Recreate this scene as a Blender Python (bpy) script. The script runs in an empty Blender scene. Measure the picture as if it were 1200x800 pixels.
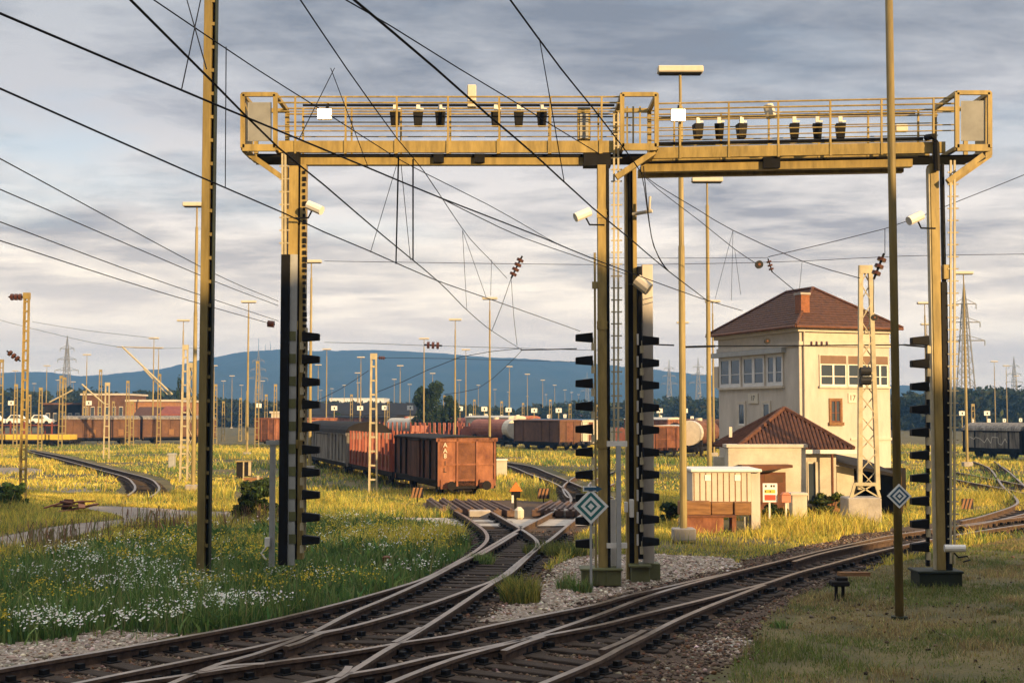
import bpy, bmesh, math, random
import numpy as np
from mathutils import Vector, Matrix
random.seed(7); rng = np.random.default_rng(11)
sc = bpy.context.scene
COL = sc.collection
# ---------------------------------------------------------------- camera numbers
F, CH, PH = 1500.0, 4.0, math.atan(85/1500.0)
CP, SP = math.cos(PH), math.sin(PH)
def ray(px, py):
    a, b = (px-600)/F, (400-py)/F
    return a, CP-b*SP, SP+b*CP
def at(px, py, Y):                       # world point seen at a photo pixel, Y metres ahead
    x, y, z = ray(px, py); t = Y/y
    return Vector((x*t, Y, CH+z*t))
def G(px, py, h=0.0):                    # world point on the horizontal plane z = h
    x, y, z = ray(px, py); t = (h-CH)/z
    return Vector((x*t, y*t, h))
def ppm(Y): return F/Y
# ---------------------------------------------------------------- materials
def M(name, col, rough=.65, metal=0.0, var=.22, scale=2.5, bump=0.0, bscale=None, col2=None, spec=.3, stretch=None, detail=6):
    m = bpy.data.materials.new(name); m.use_nodes = True
    nt = m.node_tree; n = nt.nodes; l = nt.links; b = n['Principled BSDF']
    b.inputs['Roughness'].default_value = rough; b.inputs['Metallic'].default_value = metal
    b.inputs['Specular IOR Level'].default_value = spec
    tc = n.new('ShaderNodeTexCoord'); mp = n.new('ShaderNodeMapping')
    l.new(tc.outputs['Object'], mp.inputs[0])
    if stretch: mp.inputs['Scale'].default_value = stretch
    no = n.new('ShaderNodeTexNoise'); no.inputs['Scale'].default_value = scale; no.inputs['Detail'].default_value = detail
    no.inputs['Roughness'].default_value = .65
    l.new(mp.outputs[0], no.inputs['Vector'])
    rp = n.new('ShaderNodeValToRGB'); rp.color_ramp.elements[0].position = .32; rp.color_ramp.elements[1].position = .68
    c1 = [max(0, c*(1-var)) for c in col]; c2 = list(col2) if col2 else [min(1, c*(1+var)) for c in col]
    if col2: c1 = list(col)
    rp.color_ramp.elements[0].color = (*c1, 1); rp.color_ramp.elements[1].color = (*c2, 1)
    l.new(no.outputs['Fac'], rp.inputs[0]); l.new(rp.outputs[0], b.inputs['Base Color'])
    if bump:
        nb = n.new('ShaderNodeTexNoise'); nb.inputs['Scale'].default_value = bscale or scale*6; nb.inputs['Detail'].default_value = 5
        l.new(mp.outputs[0], nb.inputs['Vector'])
        bp = n.new('ShaderNodeBump'); bp.inputs['Strength'].default_value = bump; bp.inputs['Distance'].default_value = .05
        l.new(nb.outputs['Fac'], bp.inputs['Height']); l.new(bp.outputs[0], b.inputs['Normal'])
    return m
def glow(name, col, s):
    m = bpy.data.materials.new(name); m.use_nodes = True; b = m.node_tree.nodes['Principled BSDF']
    b.inputs['Base Color'].default_value = (*col, 1); b.inputs['Emission Color'].default_value = (*col, 1); b.inputs['Emission Strength'].default_value = s
    return m
def leafmat(name, trans=.35, rough=.7):
    m = bpy.data.materials.new(name); m.use_nodes = True; nt = m.node_tree; n = nt.nodes; l = nt.links
    b = n['Principled BSDF']; b.inputs['Roughness'].default_value = rough; b.inputs['Specular IOR Level'].default_value = .15
    a = n.new('ShaderNodeAttribute'); a.attribute_name = 'col'
    no = n.new('ShaderNodeTexNoise'); no.inputs['Scale'].default_value = .45; no.inputs['Detail'].default_value = 4
    tc = n.new('ShaderNodeTexCoord'); l.new(tc.outputs['Object'], no.inputs['Vector'])
    hs = n.new('ShaderNodeHueSaturation'); mr = n.new('ShaderNodeMapRange')
    mr.inputs['From Min'].default_value = .3; mr.inputs['From Max'].default_value = .7; mr.inputs['To Min'].default_value = .75; mr.inputs['To Max'].default_value = 1.25
    l.new(no.outputs['Fac'], mr.inputs['Value']); l.new(mr.outputs[0], hs.inputs['Value']); l.new(a.outputs['Color'], hs.inputs['Color'])
    l.new(hs.outputs[0], b.inputs['Base Color'])
    tr = n.new('ShaderNodeBsdfTranslucent'); l.new(hs.outputs[0], tr.inputs['Color'])
    mx = n.new('ShaderNodeMixShader'); mx.inputs[0].default_value = trans
    l.new(b.outputs[0], mx.inputs[1]); l.new(tr.outputs[0], mx.inputs[2]); l.new(mx.outputs[0], n['Material Output'].inputs['Surface'])
    return m
# ---------------------------------------------------------------- object helpers
def wroot(p):
    v = Vector((0, 0, 0))
    while p: v = v+p.location; p = p.parent
    return v
def tag(o, label=None, cat=None, group=None, kind=None):
    if label: o['label'] = label
    if cat: o['category'] = cat
    if group: o['group'] = group
    if kind: o['kind'] = kind
    return o
def thing(name, loc, label, cat, group=None, rz=0.0):
    o = bpy.data.objects.new(name, None); COL.objects.link(o); o.location = loc; o.rotation_euler = (0, 0, rz)
    o.empty_display_size = .2
    return tag(o, label, cat, group)
def copy_tree(o, parent=None):
    c = o.copy(); COL.objects.link(c)
    if parent: c.parent = parent
    for ch in list(o.children): copy_tree(ch, c)
    return c
class MB:
    def __init__(s): s.v = []; s.f = []; s.mi = []; s.k = 0
    def add(s, vs, fs):
        b = len(s.v); s.v += [tuple(v) for v in vs]; s.f += [tuple(i+b for i in f) for f in fs]; s.mi += [s.k]*len(fs); return s
    def box(s, x0, x1, y0, y1, z0, z1):
        return s.add([(x, y, z) for x in (x0, x1) for y in (y0, y1) for z in (z0, z1)],
                     [(0, 1, 3, 2), (4, 6, 7, 5), (0, 4, 5, 1), (2, 3, 7, 6), (0, 2, 6, 4), (1, 5, 7, 3)])
    def pbox(s, px0, py0, px1, py1, Y, d=.1):       # upright box whose front face fills a photo rectangle at distance Y
        xm, ym = (px0+px1)/2, (py0+py1)/2
        X0, X1 = at(px0, ym, Y).x, at(px1, ym, Y).x; Z1, Z0 = at(xm, py0, Y).z, at(xm, py1, Y).z
        return s.box(min(X0, X1), max(X0, X1), Y, Y+d, Z0, Z1)
    def prism(s, pts, off):                         # polygon extruded along a vector
        n = len(pts); o = Vector(off); a = [Vector(p) for p in pts]; b = [p+o for p in a]
        return s.add(a+b, [tuple(range(n)), tuple(range(2*n-1, n-1, -1))]+[(i, i+n, (i+1) % n+n, (i+1) % n) for i in range(n)])
    def bar(s, p, q, w, h=None, up=(0, 0, 1)):
        h = h or w; p, q = Vector(p), Vector(q); d = (q-p).normalized(); u = Vector(up)
        if abs(d.dot(u)) > .98: u = Vector((0, 1, 0))
        a = d.cross(u).normalized()*w/2; b = a.normalized().cross(d).normalized()*h/2
        vs = [r+i*a+j*b for r in (p, q) for i, j in ((-1, -1), (1, -1), (1, 1), (-1, 1))]
        return s.add(vs, [(3, 2, 1, 0), (4, 5, 6, 7), (0, 1, 5, 4), (1, 2, 6, 5), (2, 3, 7, 6), (3, 0, 4, 7)])
    def tube(s, pts, r, n=6, r1=None):
        pts = [Vector(p) for p in pts]; m = len(pts); vs = []; fs = []
        for i, p in enumerate(pts):
            d = (pts[min(i+1, m-1)]-pts[max(i-1, 0)]).normalized()
            u = Vector((0, 0, 1)) if abs(d.z) < .95 else Vector((0, 1, 0))
            a = d.cross(u).normalized(); b = a.cross(d); rr = r if r1 is None else r+(r1-r)*i/(m-1)
            vs += [p+rr*(math.cos(2*math.pi*k/n)*a+math.sin(2*math.pi*k/n)*b) for k in range(n)]
        for i in range(m-1):
            fs += [(i*n+k, i*n+(k+1) % n, (i+1)*n+(k+1) % n, (i+1)*n+k) for k in range(n)]
        fs += [tuple(range(n-1, -1, -1)), tuple(range((m-1)*n, m*n))]
        return s.add(vs, fs)
    def build(s, name, mats, parent=None, local=False, smooth=False, bevel=0):
        o0 = Vector((0, 0, 0)) if (local or parent is None) else wroot(parent)
        me = bpy.data.meshes.new(name); me.from_pydata([(v[0]-o0.x, v[1]-o0.y, v[2]-o0.z) for v in s.v], [], s.f)
        mats = mats if isinstance(mats, (list, tuple)) else [mats]
        for m in mats: me.materials.append(m)
        if len(mats) > 1: me.polygons.foreach_set('material_index', s.mi)
        bm = bmesh.new(); bm.from_mesh(me); bmesh.ops.recalc_face_normals(bm, faces=bm.faces)
        if bevel:
            bmesh.ops.bevel(bm, geom=[e for e in bm.edges if e.is_manifold and e.calc_face_angle(0) > .6], offset=bevel, segments=1, affect='EDGES', clamp_overlap=True)
        bm.to_mesh(me); bm.free()
        if smooth: me.shade_smooth() if hasattr(me, 'shade_smooth') else None
        o = bpy.data.objects.new(name, me); COL.objects.link(o)
        if parent: o.parent = parent
        return o
def take(o): me = o.data; bpy.data.objects.remove(o); return me
def text(name, body, size, loc, m, parent, rz=0.0, ext=.004):
    cu = bpy.data.curves.new(name, 'FONT'); cu.body = body; cu.size = size; cu.extrude = ext; cu.align_x = 'CENTER'; cu.align_y = 'CENTER'
    cu.materials.append(m)
    tmp = bpy.data.objects.new(name, cu); COL.objects.link(tmp); bpy.context.view_layer.update()
    me = bpy.data.meshes.new_from_object(tmp.evaluated_get(bpy.context.evaluated_depsgraph_get())); bpy.data.objects.remove(tmp); bpy.data.curves.remove(cu)
    if not me.materials: me.materials.append(m)
    o = bpy.data.objects.new(name, me); COL.objects.link(o); o.parent = parent
    o.location = loc; o.rotation_euler = (math.pi/2, 0, rz); return o
# ---------------------------------------------------------------- palette
gold = M('olive_ochre_paint', (.29, .215, .075), .5, var=.34, scale=2.2, bump=.08, bscale=30, stretch=(2.5, 2.5, .5), detail=9)
mastp = M('shaded_olive_mast_paint', (.19, .145, .052), .55, var=.32, scale=2, stretch=(3, 3, .4), detail=8)  # ochre darkened to put the poles' shade into their paint
goldpole = M('ochre_pole_paint', (.29, .23, .10), .55, var=.3, scale=2, stretch=(3, 3, .4), detail=8)
olive = M('olive_green_paint', (.115, .12, .05), .55, var=.25, scale=2)
dark = M('black_painted_metal', (.008, .008, .008), .6, var=.4, spec=.15)
darkgreen = M('dark_green_steel', (.016, .022, .012), .6, var=.3)
greymet = M('grey_galvanised_steel', (.34, .35, .35), .5, var=.15)
whitemet = M('white_painted_metal', (.72, .70, .66), .45, var=.08)
lampwhite = M('cream_lamp_housing', (.55, .51, .43), .5, var=.12)
palegold = M('pale_cream_steel', (.42, .37, .25), .55, var=.2, scale=3)
wirem = M('dark_copper_wire', (.012, .011, .011), .7, var=.3, spec=.1)
insul = M('brown_glazed_insulator', (.07, .025, .015), .3, var=.3)
railtop = M('worn_rail_head', (.29, .225, .175), .33, metal=.7, var=.35, scale=3, detail=9)
railside = M('rusty_rail_web', (.085, .055, .038), .85, var=.45, scale=7, bump=.15)
sleeperm = M('dark_oak_sleeper', (.042, .030, .022), .9, var=.5, scale=6, bump=.4, stretch=(1, 6, 6))
ballastm = M('brown_ballast', (.036, .025, .018), .95, scale=16, bump=1.0, bscale=22, col2=(.125, .085, .06), detail=8)
gravelm = M('pale_gravel', (.14, .115, .09), .95, scale=14, bump=1.0, bscale=20, col2=(.40, .33, .27), detail=8)
stonem = M('ballast_stone', (.05, .035, .026), .9, scale=4, col2=(.22, .155, .11))
palestone = M('pale_gravel_stone', (.16, .115, .085), .9, scale=6, col2=(.58, .48, .40))
concrete = M('weathered_concrete', (.36, .33, .30), .9, var=.22, scale=2, bump=.2)
pathm = M('grey_service_path', (.23, .195, .165), .95, var=.2, scale=1.2, bump=.3, bscale=25)
groundm = M('earth_and_turf', (.05, .052, .022), .95, scale=.5, bump=.8, bscale=12, col2=(.16, .125, .055), detail=9)
turfm = M('trodden_turf', (.06, .07, .024), .95, scale=.9, bump=.6, bscale=14, col2=(.19, .15, .075), detail=9)
cream = M('cream_render', (.50, .46, .41), .85, var=.17, scale=.8, bump=.15, bscale=12, stretch=(1.6, 1.6, .45), detail=9)
creamtrim = M('cream_trim', (.54, .49, .42), .8, var=.1)
whitewall = M('whitewashed_wall', (.50, .46, .38), .85, var=.2, scale=1.3, bump=.12, bscale=14)
tile = M('brown_roof_tile', (.045, .020, .012), .8, scale=5, bump=.4, col2=(.12, .052, .028))
tilered = M('red_brown_roof_tile', (.055, .022, .012), .8, scale=4, bump=.4, col2=(.14, .056, .028))
brick = M('chimney_brick', (.26, .10, .045), .85, var=.3, scale=9, bump=.3)
brickwall = M('orange_brick_wall', (.34, .17, .08), .9, var=.2, scale=2, bump=.2)
rustor = M('rusty_orange_wagon_paint', (.12, .042, .024), .8, scale=1.7, bump=.25, col2=(.36, .15, .078), stretch=(1.2, 1.2, .7), detail=9)
rustdk = M('dark_rust', (.09, .036, .02), .85, scale=2.0, col2=(.20, .085, .045), bump=.2)
redpaint = M('faded_red_wagon_paint', (.17, .035, .022), .7, scale=1.5, col2=(.27, .075, .04))
pinkred = M('sun_bleached_red', (.24, .075, .05), .7, scale=1.5, col2=(.36, .14, .09))
brownw = M('brown_wagon_side', (.085, .042, .024), .8, scale=1, col2=(.17, .085, .045))
blackw = M('sooty_roof_and_shade', (.007, .006, .006), .75, scale=1.2, col2=(.022, .019, .017), spec=.15)  # also stands in for shade on wagon sides and inside the shed
greyw = M('weathered_grey_boards', (.07, .06, .05), .85, scale=1.6, col2=(.32, .29, .25), stretch=(3, 3, .4))
bluew = M('faded_blue_paint', (.03, .10, .22), .6, var=.2)
yelloww = M('yellow_wagon_paint', (.62, .42, .06), .6, var=.15)
wood = M('old_brown_timber', (.14, .07, .03), .85, scale=3, col2=(.30, .16, .07), stretch=(.6, 5, 5), bump=.2)
doorm = M('brown_door', (.13, .05, .025), .7, var=.3)
blind = M('brown_blind', (.20, .125, .085), .8, var=.12)
teal = M('teal_sign_paint', (.03, .15, .155), .5, var=.06)
bluesign = M('blue_sign_paint', (.03, .09, .16), .5, var=.06)
signwhite = M('white_sign_enamel', (.74, .76, .76), .4, var=.05)
blackpaint = M('black_letter_paint', (.012, .012, .012), .6, var=.1)
whitepaint = M('white_stencil_paint', (.70, .62, .50), .7, var=.15)
beamm = M('brake_beam_steel', (.07, .045, .035), .6, scale=3, col2=(.17, .105, .08), metal=.3)
stripem = M('dull_orange_stripe', (.26, .13, .06), .7, var=.2)
orangep = M('orange_signal_paint', (.55, .17, .03), .6, var=.15)
redbox = M('pinkish_red_box_paint', (.50, .20, .13), .6, var=.12)
hillm = M('forested_hillside', (.020, .032, .020), .95, scale=.012, col2=(.05, .06, .035), detail=12, spec=.05)
bark = M('dark_bark', (.05, .035, .025), .9, var=.3, scale=6, bump=.5)
leaf = leafmat('leaf_blade'); chip = leafmat('stone_chip', 0.0, .9)
floodm = glow('lit_floodlight', (1.0, .80, .50), 14)
glass = bpy.data.materials.new('window_glass'); glass.use_nodes = True
_b = glass.node_tree.nodes['Principled BSDF']; _b.inputs['Base Color'].default_value = (.07, .09, .11, 1); _b.inputs['Roughness'].default_value = .05; _b.inputs['Specular IOR Level'].default_value = .9; _b.inputs['Metallic'].default_value = .4
# ================================================================ camera, sky, sun
cam = bpy.data.cameras.new('camera'); cam.sensor_width = 36; cam.lens = 36*F/1200; cam.clip_start = .1; cam.clip_end = 20000
co = bpy.data.objects.new('camera', cam); COL.objects.link(co); co.location = (0, 0, CH); co.rotation_euler = (math.pi/2+PH, 0, 0); sc.camera = co
SUN_EL = math.radians(13.0); SAZ = math.atan2(.64, -.77)      # azimuth from +Y towards +X
sd = Vector((math.sin(SAZ)*math.cos(SUN_EL), math.cos(SAZ)*math.cos(SUN_EL), math.sin(SUN_EL)))
sl = bpy.data.lights.new('sun', 'SUN'); sl.energy = 5.0; sl.angle = math.radians(.6); sl.color = (1.0, .66, .30)
so = bpy.data.objects.new('sun', sl); COL.objects.link(so); so.rotation_euler = (-sd).to_track_quat('-Z', 'Y').to_euler(); so.location = (60, -60, 60)
w = bpy.data.worlds.new('World'); sc.world = w; w.use_nodes = True; nt = w.node_tree; n = nt.nodes; l = nt.links
bg = n['Background']; bg.inputs['Strength'].default_value = .1
sky = n.new('ShaderNodeTexSky'); sky.sky_type = 'NISHITA'; sky.sun_disc = False; sky.sun_elevation = SUN_EL; sky.sun_rotation = SAZ
tc = n.new('ShaderNodeTexCoord'); sep = n.new('ShaderNodeSeparateXYZ'); l.new(tc.outputs['Generated'], sep.inputs[0])
def math_(op, a, b=None, clamp=False):
    m = n.new('ShaderNodeMath'); m.operation = op; m.use_clamp = clamp
    for i, v in enumerate((a, b)):
        if v is None: continue
        if isinstance(v, (int, float)): m.inputs[i].default_value = v
        else: l.new(v, m.inputs[i])
    return m.outputs[0]
zc = math_('ADD', math_('MAXIMUM', sep.outputs['Z'], 0.0), .085)
cx = math_('DIVIDE', sep.outputs['X'], zc); cy = math_('DIVIDE', sep.outputs['Y'], zc)
cmb = n.new('ShaderNodeCombineXYZ'); l.new(cx, cmb.inputs[0]); l.new(cy, cmb.inputs[1])
def noise(scale, detail, rough, seed, sx=1, sy=1):
    mp = n.new('ShaderNodeMapping'); mp.inputs['Location'].default_value = (seed, seed*1.7, seed*.3); mp.inputs['Scale'].default_value = (sx, sy, 1)
    l.new(cmb.outputs[0], mp.inputs[0]); no = n.new('ShaderNodeTexNoise'); no.inputs['Scale'].default_value = scale
    no.inputs['Detail'].default_value = detail; no.inputs['Roughness'].default_value = rough; no.inputs['Distortion'].default_value = .25
    l.new(mp.outputs[0], no.inputs['Vector']); return no.outputs['Fac']
def ramp(fac, stops):
    r = n.new('ShaderNodeValToRGB'); e = r.color_ramp.elements
    while len(e) < len(stops): e.new(.5)
    for k, (p, c) in enumerate(stops): e[k].position = p; e[k].color = (*c, 1) if len(c) == 3 else c
    l.new(fac, r.inputs[0]); return r.outputs[0]
def mix(f, a, b):
    m = n.new('ShaderNodeMix'); m.data_type = 'RGBA'
    l.new(f, m.inputs[0]); l.new(a, m.inputs[6]); l.new(b, m.inputs[7]); return m.outputs[2]
K = 30.0; EXPO = 2**.85                                                   # background strength is .1: cloud radiance in the same units as the sky
S = lambda r, g, b: tuple((c/255)**2.2 for c in (r, g, b))
# cloud bodies, from horizon to zenith: bright cream below, blue-grey deck above, unseen zenith brightened to add fill light (radiance / 3)
Q = lambda r, g, b, k=1.0: tuple(((c/255)**2.2)*k/(EXPO*3) for c in (r, g, b))
light = ramp(sep.outputs['Z'], [(0, Q(255, 230, 196, 2.0)), (.05, Q(255, 230, 198, 2.0)), (.10, Q(255, 234, 206, 1.75)), (.15, Q(246, 232, 218, 1.35)), (.22, Q(222, 217, 217, 1.05)), (.30, Q(208, 208, 211)), (.5, Q(210, 208, 208)), (.75, Q(255, 250, 245, 2.0))])
darkc = ramp(sep.outputs['Z'], [(0, Q(255, 224, 188, 1.9)), (.05, Q(250, 222, 192, 1.75)), (.09, Q(232, 212, 192, 1.4)), (.14, Q(188, 178, 174, 1.1)), (.20, Q(154, 154, 161)), (.30, Q(142, 146, 157)), (.5, Q(150, 152, 160)), (.75, Q(250, 246, 240, 1.7))])
n1 = noise(1.0, 10, .60, 5.3, .8, 1.05)
n2 = noise(2.6, 9, .62, 9.4, .8, 1.2)
f = math_('ADD', math_('MULTIPLY', n1, .65), math_('MULTIPLY', n2, .35))
cl = mix(ramp(f, [(.42, (0, 0, 0)), (.57, (1, 1, 1))]), darkc, light)
bank = math_('MAXIMUM', ramp(sep.outputs['Y'], [(.0, (.34, .34, .34)), (.30, (1, 1, 1))]), ramp(sep.outputs['Z'], [(.50, (0, 0, 0)), (.75, (1, 1, 1))]))   # unseen sky behind the viewpoint, dimmed to cut the fill light
vm = n.new('ShaderNodeVectorMath'); vm.operation = 'SCALE'; l.new(math_('MULTIPLY', bank, K), vm.inputs['Scale']); l.new(cl, vm.inputs[0])
n3 = noise(.9, 6, .55, 21.0)
gap = math_('MULTIPLY', ramp(n3, [(.54, (0, 0, 0)), (.70, (1, 1, 1))]), ramp(sep.outputs['Z'], [(.08, (0, 0, 0)), (.2, (.4, .4, .4))]))
vs = n.new('ShaderNodeVectorMath'); vs.operation = 'SCALE'; vs.inputs['Scale'].default_value = 1.0; l.new(sky.outputs[0], vs.inputs[0])
fin = mix(gap, vm.outputs[0], vs.outputs[0]); l.new(fin, bg.inputs['Color'])
sc.view_settings.view_transform = 'Standard'; sc.view_settings.look = 'None'; sc.view_settings.exposure = .85; sc.view_settings.gamma = 1
# ================================================================ ground
gm = MB(); N = 26
xs = [-6000+12000*i/N for i in range(N+1)]; ys = [-300+7000*i/N for i in range(N+1)]
gm.add([(x, y, 0) for y in ys for x in xs], [(j*(N+1)+i, j*(N+1)+i+1, (j+1)*(N+1)+i+1, (j+1)*(N+1)+i) for j in range(N) for i in range(N)])
tag(gm.build('ground', groundm), kind='structure')
def catmull(P, step=.4):
    P = [Vector(p) for p in P]; P = [2*P[0]-P[1]]+P+[2*P[-1]-P[-2]]; out = []
    for i in range(1, len(P)-2):
        a, b, c, d = P[i-1:i+3]; m = max(2, int((c-b).length/step))
        for k in range(m):
            t = k/m; out.append(.5*((2*b)+(c-a)*t+(2*a-5*b+4*c-d)*t*t+(3*b-a-3*c+d)*t*t*t))
    out.append(P[-2]); return out
def sheet(name, pxs, z, m, kind='structure', jag=0.0, smooth=True):
    P = [G(x, y, 0) for x, y in pxs]
    if smooth:
        Q = catmull(P+[P[0]], 1.2)[:-1]
    else: Q = P
    if jag: Q = [Vector((p.x+rng.normal(0, jag), p.y+rng.normal(0, jag), 0)) for p in Q]
    bm = bmesh.new(); vs_ = [bm.verts.new((p.x, p.y, z)) for p in Q]; es = [bm.edges.new((vs_[i], vs_[(i+1) % len(vs_)])) for i in range(len(vs_))]
    bmesh.ops.triangle_fill(bm, edges=es, use_beauty=True)
    for f_ in bm.faces:
        if f_.normal.z < 0: f_.normal_flip()
    me = bpy.data.meshes.new(name); bm.to_mesh(me); bm.free(); me.materials.append(m)
    o = bpy.data.objects.new(name, me); COL.objects.link(o); tag(o, kind=kind); return o, [(p.x, p.y) for p in Q]
BALL = [(-170, 860), (-60, 812), (0, 800), (150, 766), (300, 738), (400, 713), (490, 688), (524, 668), (550, 650), (552, 630), (536, 612), (500, 598), (498, 588), (560, 586), (640, 588), (700, 588), (720, 600), (690, 620), (662, 645), (640, 672), (650, 700), (700, 696), (790, 676), (870, 658), (960, 638), (1040, 620), (1085, 615), (1140, 607), (1200, 599), (1330, 586),
        (1330, 612), (1200, 622), (1140, 632), (1085, 645), (1010, 668), (950, 690), (890, 725), (850, 775), (830, 830), (800, 900), (300, 980)]
_, ball_poly = sheet('ballast_ground', BALL, .008, ballastm, jag=.2)
GRAV = [(560, 730), (600, 712), (625, 690), (645, 672), (668, 656), (700, 650), (760, 650), (830, 652), (866, 660), (800, 680), (740, 692), (690, 706), (640, 718), (590, 728)]
_, grav_poly = sheet('gravel', GRAV, .014, gravelm, jag=.10)
GR2 = [(-60, 800), (-60, 750), (0, 754), (60, 751), (110, 742), (150, 741), (205, 744), (120, 763), (60, 773), (0, 785)]
_, gr2_poly = sheet('gravel', GR2, .012, gravelm, jag=.08)
GR3 = [(815, 765), (830, 750), (865, 748), (880, 758), (850, 768)]
_, gr3_poly = sheet('gravel', GR3, .012, gravelm, jag=.05)
PATH = [(-80, 664), (0, 648), (60, 634), (112, 623), (170, 615), (232, 610), (300, 608), (300, 600), (232, 599), (190, 596), (131, 593), (94, 594), (120, 600), (146, 608), (94, 613), (49, 619), (0, 629), (-80, 640)]
_, path_poly = sheet('path', PATH, .01, pathm, jag=.05)
PATH2 = [(-60, 565), (0, 565), (60, 564), (112, 567), (118, 572), (108, 577), (60, 577), (0, 575), (-60, 576)]
_, path2_poly = sheet('path', PATH2, .01, pathm, jag=.05)
PATH3 = [(-60, 548), (30, 548), (50, 552), (30, 555), (-60, 556)]
_, path3_poly = sheet('path', PATH3, .01, pathm, jag=.05)
TURF = [(850, 800), (880, 740), (930, 702), (1000, 676), (1070, 655), (1140, 640), (1230, 628), (1300, 660), (1300, 900), (820, 900)]
turf_poly = [(p.x, p.y) for p in catmull([G(x, y) for x, y in TURF+TURF[:1]], 1.2)[:-1]]
CSTRIP = [(440, 607), (520, 608), (600, 609), (690, 610), (690, 617), (600, 618), (520, 617), (440, 614)]
sheet('crossing_slab', CSTRIP, .05, concrete, smooth=False)
bpy.data.objects['crossing_slab'].name = 'pavement'
# ================================================================ tracks
HR = .24
PROF = [(-.05, 0), (.05, 0), (.052, -.05), (.018, -.075), (.015, -.185), (.09, -.215), (.09, -.235), (-.09, -.235), (-.09, -.215), (-.015, -.185), (-.018, -.075), (-.052, -.05)]
def px_curve(pts, h=HR, step=.4): return catmull([G(x, y, h) for x, y in pts], step)
def rail(pts, parent, name='rail', k=1.0, zoff=0.0):
    m = MB(); P = pts; n_ = len(PROF); vs_ = []
    for i, p in enumerate(P):
        d = (P[min(i+1, len(P)-1)]-P[max(i-1, 0)]); d.z = 0; d.normalize(); s = Vector((d.y, -d.x, 0))
        vs_ += [(p.x+s.x*a*k, p.y+s.y*a*k, p.z+zoff+b) for a, b in PROF]
    fs = []
    for i in range(len(P)-1): fs += [(i*n_+j, i*n_+(j+1) % n_, (i+1)*n_+(j+1) % n_, (i+1)*n_+j) for j in range(n_)]
    fs += [tuple(range(n_)), tuple(range(len(P)*n_-1, (len(P)-1)*n_-1, -1))]
    m.add(vs_, fs)
    m.mi = [(0 if (q % n_) == 0 else 1) for q in range((len(P)-1)*n_)]+[1, 1]
    return m.build(name, [railtop, railside], parent)
_sl = MB(); _sl.box(-.5, .5, -.13, .13, -.12, .055); sleeper_me = take(_sl.build('sleeper', sleeperm, bevel=.012))
_ch = MB(); _ch.box(-.25, .25, -.11, .11, .05, .075); _ch.box(-.20, -.10, -.06, .06, .07, .15); _ch.box(.10, .20, -.06, .06, .07, .15)
chair_me = take(_ch.build('rail_chair', dark))
def track(label, a, b, ymax=1e9, spacing=.55, zo=0.0, extra=(), name='railway_track', chairs=True, over=.45, ymin=-1e9, kr=1.15):
    A = px_curve(a); B = px_curve(b); mid = (A[0]+B[0])/2
    t = thing(name, (mid.x, mid.y, 0), label, 'railway track')
    rail(A, t, k=kr); rail(B, t, k=kr)
    A = px_curve(a, step=.06); acc = 0.0; k = 0; pts = []
    for i in range(1, len(A)):
        acc += (A[i]-A[i-1]).length
        if acc >= spacing and ymin < A[i].y < ymax: acc = 0; pts.append((i, A[i]))
    for i, p in pts:
        if k >= 99: break
        dA = (A[min(i+3, len(A)-1)]-A[max(0, i-3)]).normalized(); perp = Vector((dA.y, -dA.x, 0))
        # the point of the other rail square across from p
        best = min(B, key=lambda c: abs((c-p).normalized().dot(dA)) + (9 if (c-p).length > 3.2 or (c-p).length < .5 else 0))
        q = best
        if (q-p).length > 3.2 or (q-p).length < .5: continue
        d = q-p; c = (p+q)/2; L = d.length+2*over; ang = math.atan2(d.y, d.x)+random.uniform(-.012, .012)
        s = bpy.data.objects.new('sleeper', sleeper_me); COL.objects.link(s); s.parent = t
        s.location = (c.x-mid.x+random.uniform(-.03, .03), c.y-mid.y, zo+random.uniform(-.012, .012)); s.rotation_euler = (0, 0, ang); s.scale = (L, 1, 1)
        k += 1
        if chairs:
            m_ = 0
            for e in (p, q):
                h = bpy.data.objects.new('rail_chair', chair_me); COL.objects.link(h); h.parent = s
                sgn = -1 if e is p else 1
                h.location = (sgn*d.length/2/L, 0, 0); h.scale = (1/L, 1, 1)
    for e in extra: rail(px_curve(e[1]), t, e[0], k=e[2] if len(e) > 2 else 1.15, zoff=.006)
    return t
A1 = [(-120, 807), (-60, 795), (0, 783), (195, 749), (302, 729), (375, 712), (450, 692), (500, 676), (537, 657), (560, 643), (570.6, 632), (569, 623), (560, 615), (544, 604), (520, 591)]
A3 = [(-20, 822), (30, 812), (87, 800), (175, 782), (300, 757), (360, 742.5), (400, 736), (450, 723), (500, 708), (550, 690), (585, 676), (612, 655), (626, 644), (630, 637), (626, 630), (610, 619), (584, 604), (562, 591)]
A2 = [(80, 845), (140, 825), (200, 800), (257, 777), (300, 765), (362, 742), (412, 717), (450, 701.5), (500, 679), (534, 661), (560, 648), (610, 619), (643, 602), (668, 588)]
A4 = [(290, 850), (340, 822), (385, 800), (415, 784), (450, 762), (482, 744), (525, 717), (575, 684), (600, 669), (626, 645), (647, 630), (674, 608), (702, 589)]
B1 = [(-20, 832), (60, 813), (147, 800), (237, 787), (310, 776), (400, 764), (477, 751), (525, 744), (562, 735), (600, 727), (650, 717), (700, 707), (735, 697), (790, 685), (827, 676.5), (863, 669), (900, 660), (933, 652), (963, 644.5), (999, 636.5), (1043, 627), (1084, 621), (1140, 613), (1200, 605), (1300, 594)]
B2 = [(260, 822), (330, 806), (400, 790), (450, 782), (500, 770), (550, 761), (600, 751), (637, 744), (700, 732), (753, 719), (790, 710), (827, 701), (863, 691.5), (900, 682), (933, 671), (970, 661), (1007, 651), (1043, 642), (1084, 633), (1140, 623), (1200, 614), (1300, 602)]
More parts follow.
